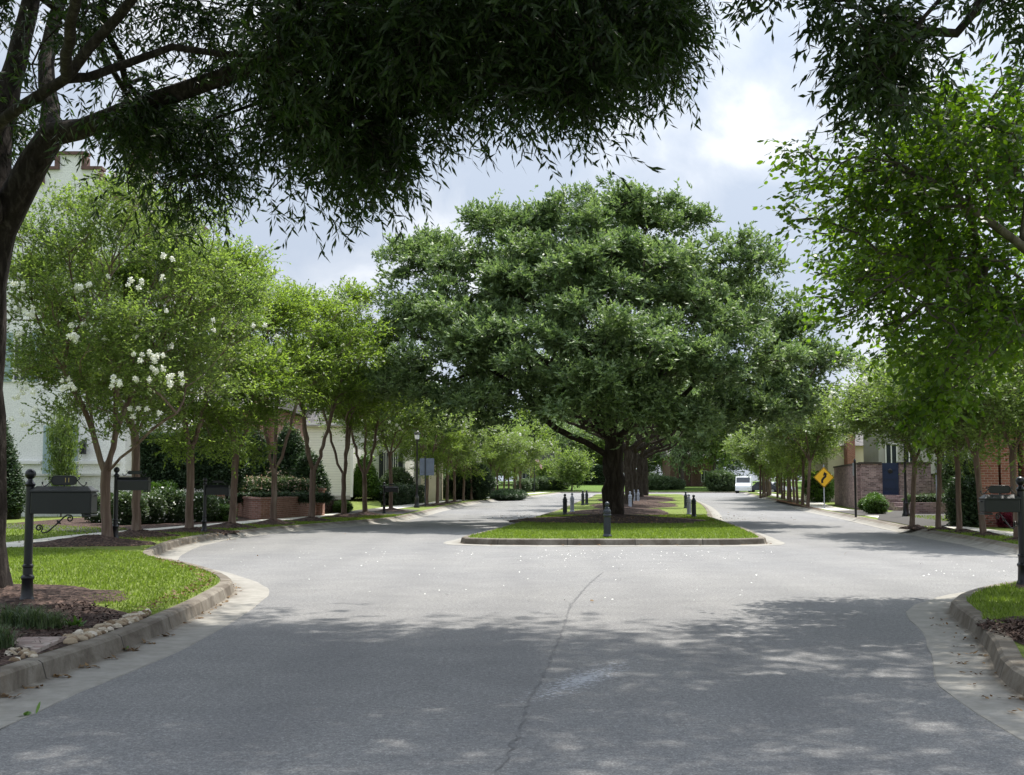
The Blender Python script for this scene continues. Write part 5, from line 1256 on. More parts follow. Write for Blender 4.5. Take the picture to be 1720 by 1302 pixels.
# river stones: the near ones are individually modelled lumps in one drift
def stones(poly, n, r0, r1, seed, z):
    r = np.random.default_rng(seed); p = np.array([q_[:2] for q_ in poly]); b = MB(); c = 0
    while c < n:
        x, y = r.uniform(p[:, 0].min(), p[:, 0].max()), r.uniform(p[:, 1].min(), p[:, 1].max())
        if not inpoly(np.array([x]), np.array([y]), p)[0]: continue
        rad = r.uniform(r0, r1); s0 = len(b.v); b.sphere((x, y, z+rad*.35), rad, 8, 6, r.uniform(.8, 1.5), r.uniform(.7, 1.2), r.uniform(.5, .85))
        for i in range(s0, len(b.v)): v = b.v[i]; b.v[i] = (v[0]+r.normal(0, rad*.06), v[1]+r.normal(0, rad*.06), v[2]+r.normal(0, rad*.08))
        c += 1
    return tag(b.build('pebbles', M['stone']), kind='stuff')
stones([G(104, 1072), G(150, 1064), G(175, 1052), G(230, 1033), G(252, 1030), G(232, 1044), G(172, 1066), G(118, 1083)], 170, .020, .05, 21, Z0)
stones([G(8, 1094), G(55, 1092), G(58, 1106), G(22, 1112)], 40, .018, .034, 22, Z0)
# paver landing
pv = [G(22, 1088)[:2], G(32, 1077)[:2], G(112, 1076)[:2], G(62, 1099)[:2]]
b = MB(); b.prism([tuple(v) for v in pv], 'z', Z0+.008, Z0+.035); tag(b.build('paver_landing', M['paver']), 'weathered brick paver slab by the kerb at the bottom left', 'paving slab')
# fallen sprig on the asphalt and weeds in the gutter
def sprig(name, label, loc, n, size, mat, seed, up=.5, cat='leaf'):
    r = np.random.default_rng(seed); pos = np.array([loc])+r.normal(0, size*.5, (n, 3))*np.array([1, .8, 0])+np.array([0, 0, .01]); d = r.normal(0, 1, (n, 3)); d[:, 2] = np.abs(d[:, 2])*up
    v, k = leaf_arrays(r, pos, d, r.normal(0, .6, (n, 3))+np.array([0, 0, 1]), size, size*.45, OVAL, .35)
    me = leaves_mesh(name, [(v, k, 0)], [M[mat]]); return tag(link(name, me), label, cat)
sprig('leaf_sprig', 'green leaf sprig fallen on the asphalt near the bottom left corner', tuple(G(52, 1203, 0.004)), 5, .07, 'fresh', 31, .2, 'fallen leaf')
sprig('gutter_weed', 'larger green weed clump with litter in the left gutter at the kerb joint', tuple(G(195, 1094, .01)), 26, .06, 'fresh', 32, .6, 'weed')
sprig('gutter_weed', 'smaller mossy weed clump lower down the left gutter', tuple(G(146, 1107, .01)), 18, .055, 'fresh', 33, .6, 'weed')
sprig('leaf_sprig', 'small dark dead leaf on the sunlit asphalt left of the seam', tuple(G(995, 1011, .004)), 2, .07, 'litter', 34, .3, 'fallen leaf')
sprig('leaf_sprig', 'small dark leaf on the right road near the centre of the junction', tuple(G(1176+240, 933, .004)), 2, .09, 'litter', 35, .3, 'fallen leaf')
sprig('bed_plant', 'small broad-leaved green plant in the mulch between the grass clumps and stones', tuple(G(128, 1052, Z0+.02)), 22, .09, 'fresh', 36, .8, 'plant')
# liriope clumps
def clump(label, loc, h, n, rad, seed):
    r = np.random.default_rng(seed); V = []
    for i in range(n):
        a = r.uniform(0, 6.283); d = np.array([math.cos(a), math.sin(a), 0]); s = np.array([-d[1], d[0], 0])*.0045; b0 = np.array([r.normal(0, rad*.35), r.normal(0, rad*.35), 0]); hh = h*r.uniform(.6, 1.15); o = r.uniform(.25, .9)*rad*1.6
        prev = None
        for k in range(5):
            t_ = k/4; c = b0 + d*o*t_**1.8 + np.array([0, 0, hh*(t_*1.25-.45*t_*t_*(1+o))]); w_ = s*(1-t_*.85)
            cur = (c-w_, c+w_)
            if prev is not None: V += [prev[0], prev[1], cur[1], cur[0]]
            prev = cur
    V = np.array(V); me = raw_mesh('grass_clump', V, np.arange(len(V)), np.arange(len(V)//4)*4, [M['leaf_shrub']]); o = link('grass_clump', me); o.location = loc
    return tag(o, label, 'ornamental grass', 'strappy grass clumps in the near-left bed')
for i, (px, py, h, n, rad, lab) in enumerate([(18, 1052, .26, 260, .16, 'strappy dark green grass clump at the left edge, below the mailbox post'), (52, 1056, .27, 260, .16, 'strappy grass clump directly below the big mailbox post, middle of three'), (88, 1057, .22, 220, .14, 'strappy grass clump on the right end of the row, nearest the stones'), (2, 1090, .24, 220, .13, 'strappy grass clump in the bottom left corner, beside the paver slab'), (-25, 1050, .25, 200, .16, 'strappy grass clump cut by the left edge')]):
    clump(lab, tuple(G(px, py)), h, n, rad, 50+i)
# ================================================================== SHRUBS AND HEDGES
def shrub(name, label, cat, loc, dims, shape='ball', leaf='leaf_shrub', L_=.07, n=2600, group=None, seed=0, bloom=None, nb=0, stem=0, rz=0, rag=.07):
    rg = np.random.default_rng(seed+900); w_, d_, h_ = dims; t = thing(name, label, cat, loc, rz, group)
    u = unit(rg.normal(0, 1, (n, 3)))
    if shape == 'box':
        q_ = u/np.max(np.abs(u), axis=1)[:, None]; P = q_*np.array([w_/2, d_/2, h_/2])
    elif shape == 'cone':
        z = 1-np.sqrt(rg.uniform(0, 1, n)); a = rg.uniform(0, 6.283, n); r = (1-z)**.75*(1-.35*np.maximum(.12-z, 0)/.12); P = np.stack([r*np.cos(a)*w_/2, r*np.sin(a)*d_/2, (z-.5)*h_], 1); u = unit(np.stack([np.cos(a), np.sin(a), np.full(n, .4)], 1))
    else: P = u*np.array([w_/2, d_/2, h_/2])
    lump = 1+rag*np.sin(u[:, 0]*7+seed)*np.cos(u[:, 1]*6+seed*2)+rag*.8*np.sin(u[:, 2]*8+seed)
    P = P*(lump*(1-np.abs(rg.normal(0, .09, n))))[:, None]; P[:, 2] += h_/2+stem
    if shape != 'cone': P = P[P[:, 2] > stem*1+.0]; 
    uu = u[:len(P)] if len(P) == n else unit(P-np.array([0, 0, h_/2+stem]))
    (v, k), _ = sprays(rg, P, uu, 2, L_*.4, L_*1.6, 4, L_, L_*.55, .8, .6, .15)
    link('foliage', leaves_mesh('foliage', [(v, k, 0)], [M[leaf]]), t)
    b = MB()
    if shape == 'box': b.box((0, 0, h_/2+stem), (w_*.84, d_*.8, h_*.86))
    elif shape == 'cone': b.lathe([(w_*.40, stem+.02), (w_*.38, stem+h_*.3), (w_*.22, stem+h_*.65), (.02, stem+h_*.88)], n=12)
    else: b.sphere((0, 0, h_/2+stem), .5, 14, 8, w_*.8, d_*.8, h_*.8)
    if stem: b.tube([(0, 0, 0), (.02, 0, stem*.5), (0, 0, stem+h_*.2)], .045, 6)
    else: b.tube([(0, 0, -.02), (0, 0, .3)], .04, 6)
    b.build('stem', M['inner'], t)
    if bloom:
        k_ = rg.choice(len(P), nb); (v, k) = leaf_arrays(rg, P[k_]+uu[k_]*L_*2.0+rg.normal(0, .03, (nb, 3)), rg.normal(0, 1, (nb, 3)), uu[k_], L_*1.0, L_*.9); link('blossom', leaves_mesh('blossom', [(v, k, 0)], [M[bloom]]), t)
    return t
def at(px, Y, z=Z0): p_ = A(px, 700, Y); return (p_.x, Y, z)
shrub('evergreen', 'tall dark conical evergreen at the left edge before the white house', 'evergreen', at(-12, 46), (2.7, 2.7, 4.3), 'cone', 'leaf_dark', .10, 5200, None, 1, rag=.05)
hp = shrub('pleached_tree', 'leftmost clipped dark hedge-tree on a bare stem behind the flowering shrubs', 'clipped tree', at(262, 47), (1.0, .9, 1.75), 'box', 'leaf_dark', .10, 1900, 'clipped trees in a row before the white wall', 2, stem=1.25)
for i, (px, lab) in enumerate([(288, 'second clipped dark hedge-tree from the left in the row before the white wall'), (325, 'third clipped dark hedge-tree in the row, just right of a crape myrtle trunk'), (352, 'fourth clipped dark hedge-tree in the row before the white wall'), (384, 'rightmost clipped hedge-tree in the row, nearest the brick house')]):
    copy_tree(hp, lab, at(px, 47.2), i*1.57, (1, 1, 1.0+.06*(i % 2)), 'clipped trees in a row before the white wall')
GS = 'white-flowered shrubs in the left garden'
s1 = shrub('garden_shrub', 'grey-green shrub with white flowers behind the second crape trunk', 'shrub', at(212, 40), (1.3, 1.2, .95), 'ball', 'leaf_shrub', .075, 1900, GS, 3, 'petal', 130)
for i, (px, Y, k, lab) in enumerate([(178, 42, .9, 'flowered shrub left of the small black mailbox, low'), (246, 41, 1.0, 'white-flowered shrub between the second and third crape trunks'), (276, 42, 1.1, 'white-flowered shrub just left of the third crape trunk'), (300, 44, 1.0, 'shrub behind the third crape myrtle trunk'), (336, 43, .95, 'white-flowered shrub left of the middle mailbox post'), (362, 45, .8, 'small shrub behind the middle mailbox box')]):
    copy_tree(s1, lab, at(px, Y), i*1.1, k, GS)
g1_ = shrub('clipped_hedge', 'bright clipped green hedge block at the back of the left garden', 'hedge', at(262, 46), (1.3, .8, 1.2), 'box', 'leaf_bright', .08, 2600, None, 4)
shrub('box_plant', 'low clipped box shrub behind the middle mailbox, left of the brick wall', 'shrub', at(372, 43.5), (.9, .7, .5), 'box', 'leaf_bright', .05, 1200, None, 5)
# garden behind the curved brick wall
GT = 'dark topiaries behind the brick garden wall'
tp = shrub('topiary', 'dark egg-shaped topiary on a stem left of the brick chimney', 'topiary', at(427, 54, .8), (1.9, 1.8, 2.2), 'cone', 'leaf_dark', .10, 2800, GT, 6, stem=.85)
copy_tree(tp, 'larger dark conical topiary right of the brick chimney', at(487, 54, .5), 1, (1.05, 1.05, 1.15), GT)
copy_tree(tp, 'lower dark topiary against the white siding, lowest of the three', at(520, 53, .25), 2, (.95, .95, .85), GT)
GP = 'dusty pink flowering shrubs on the brick wall terrace'
s2 = shrub('rose_shrub', 'dusty pink flowering shrub at the left end of the brick wall terrace', 'shrub', at(408, 50, .75), (1.2, 1.1, .85), 'ball', 'leaf_shrub', .06, 1500, GP, 7, 'leaf_pink', 420)
for i, (px, k, lab) in enumerate([(432, 1.05, 'dusty pink flowering shrub second from the left on the terrace'), (458, 1.0, 'pink flowering shrub behind the corner of the brick wall'), (482, 1.05, 'pink flowering shrub right of the sixth crape trunk'), (508, .95, 'rightmost pink flowering shrub on the terrace'), (470, 1.5, 'taller dusty shrub behind the others, below the brick chimney')]):
    copy_tree(s2, lab, at(px, 50.5 if i < 4 else 53.5, .72), i*1.3, k, GP)
shrub('low_hedge', 'low clipped hedge running along the top of the curved brick wall', 'hedge', at(474, 48.9, .72), (3.7, .5, .32), 'box', 'leaf_dark', .05, 3000, None, 8, rz=.06)
shrub('ball_shrub', 'small green ball shrub beside the brick pillar', 'shrub', at(577, 55), (.75, .75, .5), 'ball', 'leaf_bright', .05, 900, None, 9)
shrub('conical_shrub', 'plump bright green conical shrub right of the white siding house', 'shrub', at(614, 73, .6), (1.9, 1.9, 2.55), 'cone', 'leaf_bright', .09, 3600, None, 10, rag=.04)
shrub('clipped_hedge', 'dark clipped hedge in front of the cream garage on the left', 'hedge', (-6.95, 77.5, Z0), (1.5, 9, 1.1), 'box', 'leaf_dark', .1, 4200, None, 11, rz=-.12)
shrub('garden_shrub', 'loose grey-green shrub between the conical shrub and the cream garage', 'shrub', at(668, 79, .4), (1.9, 1.6, 1.9), 'ball', 'leaf_shrub', .09, 1700, None, 12)
shrub('ground_cover', 'low mound of green ground cover under the dark far trunks on the left', 'ground cover', (-.3, 104.5, Z0), (2.6, 9.0, .55), 'ball', 'leaf_dark', .11, 4200, None, 13, rz=-.13)
shrub('garden_shrub', 'dark shrub mass behind the left row, right of the cream garage', 'shrub', at(790, 96), (3.6, 2.2, 2.6), 'ball', 'leaf_dark', .13, 2600, None, 14)
shrub('garden_shrub', 'dark shrub beyond the left row near the white house', 'shrub', at(762, 100), (2.4, 2, 1.8), 'ball', 'leaf_shrub', .13, 1600, None, 15)
GF = 'foundation shrubs at the end of the avenue'
s3 = shrub('distant_shrub', 'grey-green shrub at the foot of the distant flagpole', 'shrub', at(888, 180, .3), (2.2, 2, 1.5), 'ball', 'leaf_shrub', .17, 900, GF, 16)
for i, (px, Y, k, lab) in enumerate([(905, 182, 1.1, 'rounded shrub right of the flagpole, pale green'), (918, 184, 1.15, 'distant shrub below the smaller young tree'), (934, 184, .95, 'dark distant shrub left of the round lawn tree'), (945, 186, .8, 'low distant shrub behind the round lawn tree stem'), (877, 176, 1.0, 'distant shrub just left of the flagpole'), (1095, 184, 1.1, 'distant shrub right of the oak trunks, leftmost there'), (1108, 184, 1.2, 'distant rounded shrub second right of the oak trunks'), (1122, 186, 1.1, 'distant shrub at the left foot of the far brick building'), (1138, 185, .9, 'distant shrub before the far brick building'), (1208, 180, 1.7, 'shrub right of the far brick building, by the white van'), (1224, 180, 1.35, 'low far shrub beside the white vans'), (1090, 188, 1.4, 'taller far shrub behind the oak row')]):
    copy_tree(s3, lab, at(px, Y, .25+.03*(Y-178)), i*1.7, k, GF)
shrub('dark_hedge', 'long dark hedge behind the distant lawn, left of the oak trunk', 'hedge', at(985, 203, 1.0), (7, 2, 3.0), 'box', 'leaf_dark', .2, 2600, None, 17)
# right side
GR = 'ball shrubs in the planter by the gate steps'
s4 = shrub('ball_shrub', 'round clipped shrub left of the gate steps, upper', 'shrub', at(1466, 57.5, .35), (.75, .75, .62), 'ball', 'leaf_bright', .05, 1000, GR, 18, rag=.03)
copy_tree(s4, 'larger round shrub at the foot of the gate steps', at(1468, 53, .15), 1, 1.15, GR); copy_tree(s4, 'small round shrub nearest the brick wall corner', at(1451, 56, .25), 2, .8, GR)
shrub('creeper_hedge', 'dark leafy hedge at the left corner of the red brick house', 'hedge', (13.95, 38.6, Z0), (.75, 1.2, 1.35), 'box', 'leaf_dark', .08, 1800, None, 19)
shrub('creeper', 'bushy creeper spilling over the right end of the old brick wall', 'shrub', (21.9, 60.9, .9), (2.2, .9, 1.9), 'ball', 'leaf_shrub', .09, 1500, None, 20)
shrub('low_hedge', 'low green hedge on the terrace in front of the old brick wall', 'hedge', (18.95, 54.6, .55), (3.4, .5, .35), 'box', 'leaf_shrub', .06, 1600, None, 21)
shrub('garden_shrub', 'green shrub behind the yellow sign in the gap before the wall', 'shrub', (20.6, 84, .2), (2, 2, 2.0), 'ball', 'leaf_bright', .1, 1400, None, 22)
GC = 'red-leaved plants under the red brick house'
s5 = shrub('red_plant', 'leftmost red-leaved bedding plant under the brick piers', 'bedding plant', (14.75, 37.4, Z0), (.5, .4, .38), 'ball', 'leaf_red', .06, 500, GC, 23)
for i, lab in enumerate(['second red-leaved plant from the left under the brick piers', 'third red-leaved plant under the brick piers, behind the mailbox bracket', 'fourth red-leaved plant under the brick piers', 'rightmost red-leaved plant under the brick piers']):
    copy_tree(s5, lab, (15.2+.42*i, 37.3, Z0), i, 1+.1*(i % 2), GC)
# beds
bed([(-10.1, 36.5), (-9.2, 43.0), (-9.0, 45.2), (-11.6, 52), (-16.5, 50), (-16.5, 40), (-13.2, 38), (-11.4, 34.5)], Z0+.006)
pad('gravel_path', [(-10.9, 33.2), (-11.2, 36), (-24, 47.5), (-26, 45.5), (-15.5, 37.5)], Z0+.010)
bed([G(1440, 853)[:2], G(1492, 862)[:2], G(1494, 866)[:2], G(1455, 866)[:2], G(1441, 857)[:2]], Z0+.008, 'straw')
bed([(-8.2, 52.0), (-7.7, 56.5), (-8.6, 57), (-8.9, 52.5)], Z0+.02, 'straw')
tag(sheet('pine_straw', [(15.9, 64.6), (16.9, 71), (19.5, 88), (20.9, 97), (20.0, 97), (18.55, 86), (16.2, 70), (15.0, 61)], Z0+.004, M['straw']), kind='stuff')

# ================================================================== WALLS AND HOUSES
def wall_seg(b, p0, p1, h, t_, z=Z0-.05, mi=0, over=0, zt=None):
    d = Vector((p1[0]-p0[0], p1[1]-p0[1], 0)); L_ = d.length; a = math.atan2(d.y, d.x); c = ((p0[0]+p1[0])/2, (p0[1]+p1[1])/2, z+h/2)
    b.box(c, (L_+over, t_+over, h), a, mi)
# curved brick garden wall
t = thing('brick_garden_wall', 'curved low brown brick garden wall with pillar, along the left pavement', 'garden wall', (-9.2, 45.9, 0))
cv = crom([(-11.7, 52.6), (-10.4, 49.0), (-9.45, 46.2), (-9.15, 45.9), (-8.85, 46.6), (-8.45, 48.7), (-8.05, 50.9)], .35)
def wallstrip(P, prof_, mat, name, par, off):
    o = sweep(name, P, prof_, mat, 1); o.parent = par; o.location = (-off[0], -off[1], 0); return o
wallstrip(cv, [(-.13, .1), (-.13, .86), (.13, .86), (.13, .1)], M['brick_l'], 'wall', t, (-9.2, 45.9))
wallstrip(cv, [(-.17, .865), (-.17, .94), (.17, .94), (.17, .865), (-.17, .865)], M['brick_l'], 'coping', t, (-9.2, 45.9))
b = MB(); b.box((-8.0+9.2, 51.25-45.9, .62), (.62, .62, 1.1)); pr_ = b.build('pillar', M['brick_l'], t)
b = MB(); b.box((-8.0+9.2, 51.25-45.9, 1.21), (.72, .72, .085)); b.build('cap', M['brick_l'], pr_)
b = MB(); b.box((-10.8, 53.6, .42), (4.6, 5.6, .64), -.35); tag(b.build('terrace_soil', M['mulch']), kind='stuff')
b = MB(); b.add([(-9.6, 56.5, .16), (-7.65, 57.5, .16), (-6.9, 66, .16), (-7.4, 71, .3), (-8.6, 76, .72), (-14.5, 76, .75), (-13.5, 62, .5)], [(0, 1, 2, 3, 4, 5, 6)]); tag(b.build('lawn', M['lawn']), kind='structure')
# small path lights
for i, (px, py, lab) in enumerate(((399, 867, 'left one of two tiny white-topped path lights before the brick wall'), (413, 866, 'right one of two tiny white-topped path lights before the brick wall'))):
    p = G(px, py); t = thing('path_light', lab, 'garden light', (p.x, p.y, Z0), 0, 'path lights')
    b = MB(); b.lathe([(.012, 0), (.012, .42)], n=6); b.build('stake', M['iron'], t); b = MB(); b.lathe([(.03, .42), (.07, .45), (.05, .50), (.01, .53)], n=10); b.build('head', M['white'], t)

# tall white stepped-gable house, left
Y0 = 52.0; SH = F_PX/Y0
def hx(px): return (px-860)/SH
def hz(py): return A(860, py, Y0).z
t = thing('white_house', 'tall white painted brick house with stepped brown-edged gable behind the nearest crape myrtle', 'house', (hx(110), Y0, 0))
O = (hx(110), Y0, 0)
b = MB(); gab = [(hx(-130), .1)]
steps = [(-26, 285), (-51, 310), (-76, 335), (-101, 360)]
left = [(84-75, 335), (84-50, 310), (84-25, 285), (84, 260)]
pts = [(hx(-130), .1), (hx(-130), hz(360)), (hx(9), hz(360))]
xs = [9, 34, 59, 84]; zs = [335, 310, 285, 260]
for x_, z_ in zip(xs, zs): pts += [(hx(x_), hz(z_ + 25)), (hx(x_), hz(z_))]
xr = [130, 157, 184, 211]; 
for x_, z_ in zip(xr, zs[::-1]): pts += [(hx(x_), hz(z_)), (hx(x_), hz(z_+25))]
pts += [(hx(211), .1)]
cl_ = [pts[0]]
for p_ in pts[1:]:
    if abs(p_[0]-cl_[-1][0])+abs(p_[1]-cl_[-1][1]) > 1e-4: cl_.append(p_)
b.prism(cl_, 'y', Y0, Y0+.35); b.box((hx(40), Y0+6.4, 4.6), (8.4, 12.0, 9.0)); b.build('wall', M['white_brick'], t, O)
b = MB()
top = [q_ for q_ in cl_ if q_[1] > 1]
for p_, q_ in zip(top[:-1], top[1:]):
    w_ = .14
    if abs(p_[1]-q_[1]) < 1e-3: b.box(((p_[0]+q_[0])/2, Y0+.16, p_[1]+.06), (abs(q_[0]-p_[0])+w_*1.5, .55, .13))
    else: b.box((p_[0], Y0+.163, (p_[1]+q_[1])/2-.01), (w_*1.4, .50, abs(p_[1]-q_[1])-.13))
b.build('coping', M['coping'], t, O)
def window(px0, px1, py0, py1, name='window', shutters=True):
    x0, x1, z1, z0 = hx(px0), hx(px1), hz(py0), hz(py1); f = MB(); w_ = .09
    f.box(((x0+x1)/2, Y0-.03, z1), (x1-x0+w_, .09, w_)); f.box(((x0+x1)/2, Y0-.03, z0), (x1-x0+w_, .10, w_))
    for x_ in (x0, x1, (x0+x1)/2): f.box((x_, Y0-.032, (z0+z1)/2), (w_*.8, .07, z1-z0-w_))
    for k in range(1, 4): f.box(((x0+x1)/2, Y0-.025, z0+(z1-z0)*k/4), (x1-x0-.06, .04, .03))
    fr = f.build(name, M['white'], t, O); g = MB(); g.box(((x0+x1)/2, Y0-.006, (z0+z1)/2), (x1-x0, .008, z1-z0)); g.build('pane', M['glass'], fr, O)
    if shutters:
        for s_, xx in ((-1, x0), (1, x1)):
            m_ = MB(); cx_ = xx+s_*.27; m_.box((cx_, Y0-.04, (z0+z1)/2), (.42, .04, z1-z0+.06))
            for k in range(int((z1-z0)/.09)): m_.box((cx_, Y0-.066, z0+.06+k*.09), (.34, .016, .05))
            m_.build('shutter', M['shutter'], t, O)
window(93, 112, 716, 846); window(20, 42, 560, 640); window(100, 120, 560, 640); window(94, 118, 400, 470, shutters=False)
b = MB(); b.box((hx(34), Y0-.05, hz(777)), (hx(72)-hx(-4)-.02, .16, .12)); b.box((hx(163), Y0-.05, hz(777)), (hx(206)-hx(126), .16, .12)); b.build('ledge', M['white'], t, O)
b = MB(); b.box((hx(143), Y0-.22, hz(755)), (.22, .22, .42)); b.lathe([(.16, 0), (.02, .2)], (hx(143), Y0-.22, hz(755)+.21), 8); b.box((hx(143), Y0-.08, hz(748)), (.04, .2, .04)); b.build('wall_lantern', M['iron'], t, O)
b = MB(); b.box((hx(192), Y0+3.0, hz(330)), (.95, .95, hz(258)-hz(400)), 0, 0); ch = b.build('chimney', M['white_brick'], t, O)
b = MB(); b.box((hx(192), Y0+3.0, hz(258)+.45), (1.15, 1.15, .9), 0, 0, .55); b.build('chimney_cap', M['coping'], ch, O)
b = MB(); b.box((hx(236), Y0+4, hz(340)/2+.1), (1.9, 6, hz(340))); b.build('side_wing', M['white_brick'], t, O)
b = MB(); b.box((hx(236), Y0+4, hz(340)+.17), (2.05, 6.15, .13)); b.build('wing_coping', M['coping'], t, O)
# low white wall behind the garden
b = MB(); wall_seg(b, (-20, 49.6), (-12.1, 50.0), 1.65, .25, z=.1); tw = tag(b.build('white_wall', M['white_brick']), 'low white painted wall behind the clipped hedge-trees', 'garden wall')
b = MB(); wall_seg(b, (-20, 49.6), (-12.1, 50.0), .08, .36, z=1.753); b.build('wall_cap', M['white'], tw)

def simple_house(name, label, x0, x1, y0, y1, H, wallm, roofm, ridge=1.6, axis='x', over=.35, z0=.1):
    t = thing(name, label, 'house', ((x0+x1)/2, y0, 0)); O = ((x0+x1)/2, y0, 0)
    b = MB(); b.box(((x0+x1)/2, (y0+y1)/2, z0+H/2), (x1-x0, y1-y0, H)); b.build('wall', M[wallm], t, O)
    b = MB(); z = z0+H+.01
    if axis == 'x': b.prism([(y0-over, z), (y1+over, z), ((y0+y1)/2, z+ridge)], 'x', x0-over, x1+over)
    elif axis == 'y': b.prism([(x0-over, z), (x1+over, z), ((x0+x1)/2, z+ridge)], 'y', y0-over, y1+over)
    else: b.box(((x0+x1)/2, (y0+y1)/2, z+.07), (x1-x0+over, y1-y0+over, .14))
    b.build('roof', M[roofm], t, O)
    return t, O
def add_win(t, O, x, y, z, w_, h_, face='y', frame='white', glass='glass', name='window'):
    f = MB(); g = MB(); k = .07
    if face == 'y':
        for dz in (-h_/2, h_/2): f.box((x, y-.03, z+dz), (w_+k, .08, k))
        for dx in (-w_/2, 0, w_/2): f.box((x+dx, y-.028, z), (k*.8, .06, h_-k))
        g.box((x, y-.006, z), (w_, .008, h_))
    else:
        for dz in (-h_/2, h_/2): f.box((y-.03, x, z+dz), (.08, w_+k, k))
        for dx in (-w_/2, 0, w_/2): f.box((y-.028, x+dx, z), (.06, k*.8, h_-k))
        g.box((y-.006, x, z), (.008, w_, h_))
    fr = f.build(name, M[frame], t, O); g.build('pane', M[glass], fr, O)
# brick house with chimney
t, O = simple_house('brick_house', 'brown brick house with a chimney behind the topiaries', -15.2, -11.35, 60, 68, 4.9, 'brick_l', 'shingle', 2.0)
b = MB(); b.box((-12.0, 59.6, 3.1), (.62, .7, 6.0)); b.build('chimney', M['brick_l'], t, O)
add_win(t, O, -13.6, 60, 2.1, .9, 1.3); add_win(t, O, -14.6, 60, 2.1, .5, 1.3)
# siding house
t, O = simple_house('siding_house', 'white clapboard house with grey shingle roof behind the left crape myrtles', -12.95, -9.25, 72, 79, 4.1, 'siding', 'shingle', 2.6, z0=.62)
b = MB(); b.box((-9.2, 71.95, 2.7), (.16, .16, 4.1)); b.build('corner_board', M['white'], t, O)
b = MB(); b.box((-11.1, 71.8, 4.78), (3.9, .12, .2)); b.build('fascia', M['white'], t, O)
b = MB(); b.box((-11.1, 71.97, .62), (3.72, .06, .22)); b.build('plinth', M['greywall'], t, O)
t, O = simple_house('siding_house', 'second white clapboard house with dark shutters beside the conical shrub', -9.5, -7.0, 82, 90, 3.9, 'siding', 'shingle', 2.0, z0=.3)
for x_ in (-8.55, -7.95, -7.3): b = MB(); b.box((x_, 81.96, 2.4), (.3, .05, 2.2)); b.build('shutter', M['shutter_dk'], t, O)
add_win(t, O, -8.25, 82, 2.4, .3, 2.1); add_win(t, O, -7.62, 82, 2.4, .3, 2.1)
# cream garage
t, O = simple_house('cream_garage', 'plain cream and grey stucco garage behind the lamp post', -8.6, -5.35, 90, 97, 3.15, 'cream', 'white', 0, 'flat', .25)
b = MB(); b.box((-7.55, 89.95, 1.65), (2.05, .06, 3.0)); b.build('grey_panel', M['greywall'], t, O)  # part of the front in grey stucco
t, O = simple_house('white_cottage', 'white cottage mostly hidden behind the left tree row', -5.5, -3.4, 128, 136, 3.4, 'white_brick', 'shingle', 1.8)
add_win(t, O, -4.4, 128, 1.8, .8, 1.3)
# distant houses at the end of the avenue
t, O = simple_house('distant_brick_house', 'distant mauve-brown brick house with gable behind the flag', .2, 8.2, 198, 208, 3.6, 'brick_brown', 'shingle', 3.0, 'y', z0=.9)
add_win(t, O, 2.2, 198, 2.8, 1.2, 1.5); add_win(t, O, 6.2, 198, 2.8, 1.2, 1.5)
b = MB(); b.box((1.0, 197.9, 2.5), (.3, .2, 3.2)); b.build('pilaster', M['white'], t, O)
t, O = simple_house('distant_brick_building', 'plain dark brick building at the end of the right road', 24.6, 31.7, 195, 205, 4.6, 'brick_brown', 'shingle', 1.8, z0=.9)
add_win(t, O, 26.2, 195, 2.9, .5, 2.4, frame='coping'); add_win(t, O, 29.9, 195, 2.4, .9, 1.7)
b = MB(); b.box((28.0, 194.6, 2.9), (.35, .8, 4.0)); b.build('pier', M['brick_brown'], t, O)

# old brick wall with the navy gate, right
t = thing('old_brick_wall', 'weathered old brick wall round a garden with a navy gate, right side', 'garden wall', (17.2, 62, 0)); O = (17.2, 62, 0)
b = MB(); wall_seg(b, (17.25, 62.1), (20.0, 77.2), 2.25, .3, z=.12); b.box((17.76, 62.0, 1.26), (1.02, .32, 2.27)); b.box((19.9, 62.0, 1.26), (1.55, .32, 2.27)); b.box((21.85, 62.0, .98), (2.3, .32, 1.7)); b.build('wall', M['brick_r'], t, O)
b = MB(); wall_seg(b, (17.25, 61.9), (20.0, 77.2), .09, .42, z=2.373); b.box((17.72, 62.0, 2.445), (1.05, .44, .09)); b.box((19.9, 62.0, 2.445), (1.6, .44, .09)); b.box((21.87, 62.0, 1.877), (2.36, .44, .09)); b.build('coping', M['kerb'], t, O)
b = MB(); b.box((18.68, 61.98, .5), (.84, .36, .72)); b.build('threshold', M['brick_r'], t, O)
b = MB(); b.box((18.68, 61.93, 1.66), (.82, .07, 1.58)); g_ = b.build('gate', M['navy'], t, O)
b = MB()
for z_ in (1.2, 1.66, 2.1): b.box((18.68, 61.885, z_), (.66, .02, .04))
b.build('gate_rail', M['navy'], g_, O)
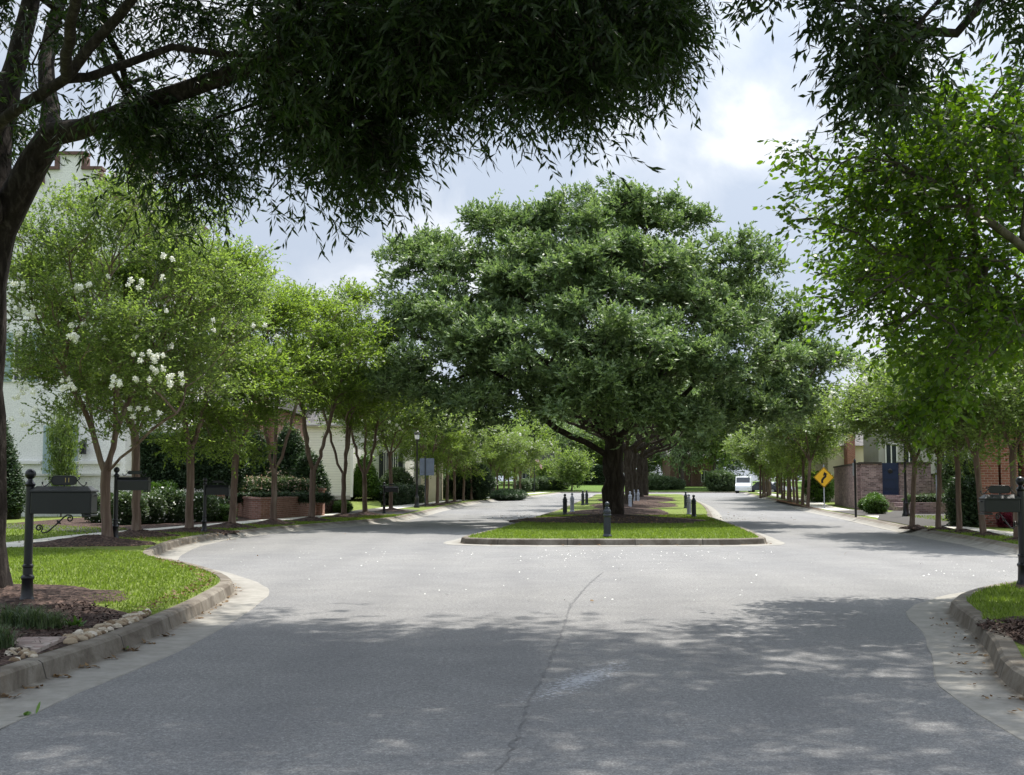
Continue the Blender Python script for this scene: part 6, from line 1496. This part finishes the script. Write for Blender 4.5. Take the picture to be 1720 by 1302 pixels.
b = MB(); b.lathe([(.11, 0), (.12, .01), (.09, .03), (.05, .035)], (0, 0, 0), 14); b.v = [(18.68+x, 61.88-z, 2.05+y) for x, y, z in b.v]; b.build('door_knocker', M['iron'], g_, O)
b = MB()
for k in range(4): b.box((18.75, 61.3-k*.62, .15+(.72-k*.17)/2), (1.15, .62, .72-k*.17-.004*k))
tag(b.build('gate_steps', M['brick_r']), 'brick steps leading up to the navy gate', 'steps')
b = MB(); wall_seg(b, (16.9, 53.2), (19.2, 53.6), .52, .25, z=.12); wr = tag(b.build('low_brick_wall', M['brick_r']), 'low brick retaining wall on the lawn right of the gate steps', 'garden wall')
# houses behind the wall
t, O = simple_house('cream_house', 'cream stucco house with a brick chimney rising behind the yellow sign', 22.2, 27.6, 88, 96, 3.95, 'cream', 'shingle', 1.2, z0=.1)
b = MB(); b.box((23.6, 87.5, 2.5), (.55, .9, 5.0)); b.build('chimney', M['brick_red'], t, O)
t, O = simple_house('grey_house', 'grey house with dark windows showing above the old brick wall', 20.5, 28, 70, 73.0, 5.0, 'greywall', 'shingle', 2.0)
for x_ in (21.2, 22.2, 24.2): add_win(t, O, x_, 70, 2.9, .62, 1.5)
# red brick house with piers, far right
t = thing('red_brick_house', 'red brick house with tall piers and narrow dark windows at the right edge', 'house', (14.2, 38, 0)); O = (14.2, 38, 0)
b = MB(); b.prism([(14.25, 38.3), (24.4, 38.3), (28, 46.3), (17.7, 46.3)], 'z', .1, 4.9); b.build('wall', M['brick_red'], t, O)
xs = [14.45, 15.05, 15.75, 16.75, 17.7, 18.7]
for x_ in xs: b = MB(); b.box((x_, 38.1, 2.35), (.52 if x_ < 15.9 else .62, .4, 4.5)); b.build('pier', M['brick_red'], t, O)
for x_, w_ in ((14.76, .10), (15.4, .18), (16.2, .28), (17.2, .3), (18.2, .3)): b = MB(); b.box((x_, 38.27, 2.35), (w_, .06, 4.3)); b.build('window', M['glass'], t, O)
b = MB(); b.prism([(13.95, 38.0), (24.8, 38.0), (28.4, 46.6), (17.5, 46.6)], 'z', 4.91, 5.1); b.build('cornice', M['white'], t, O)
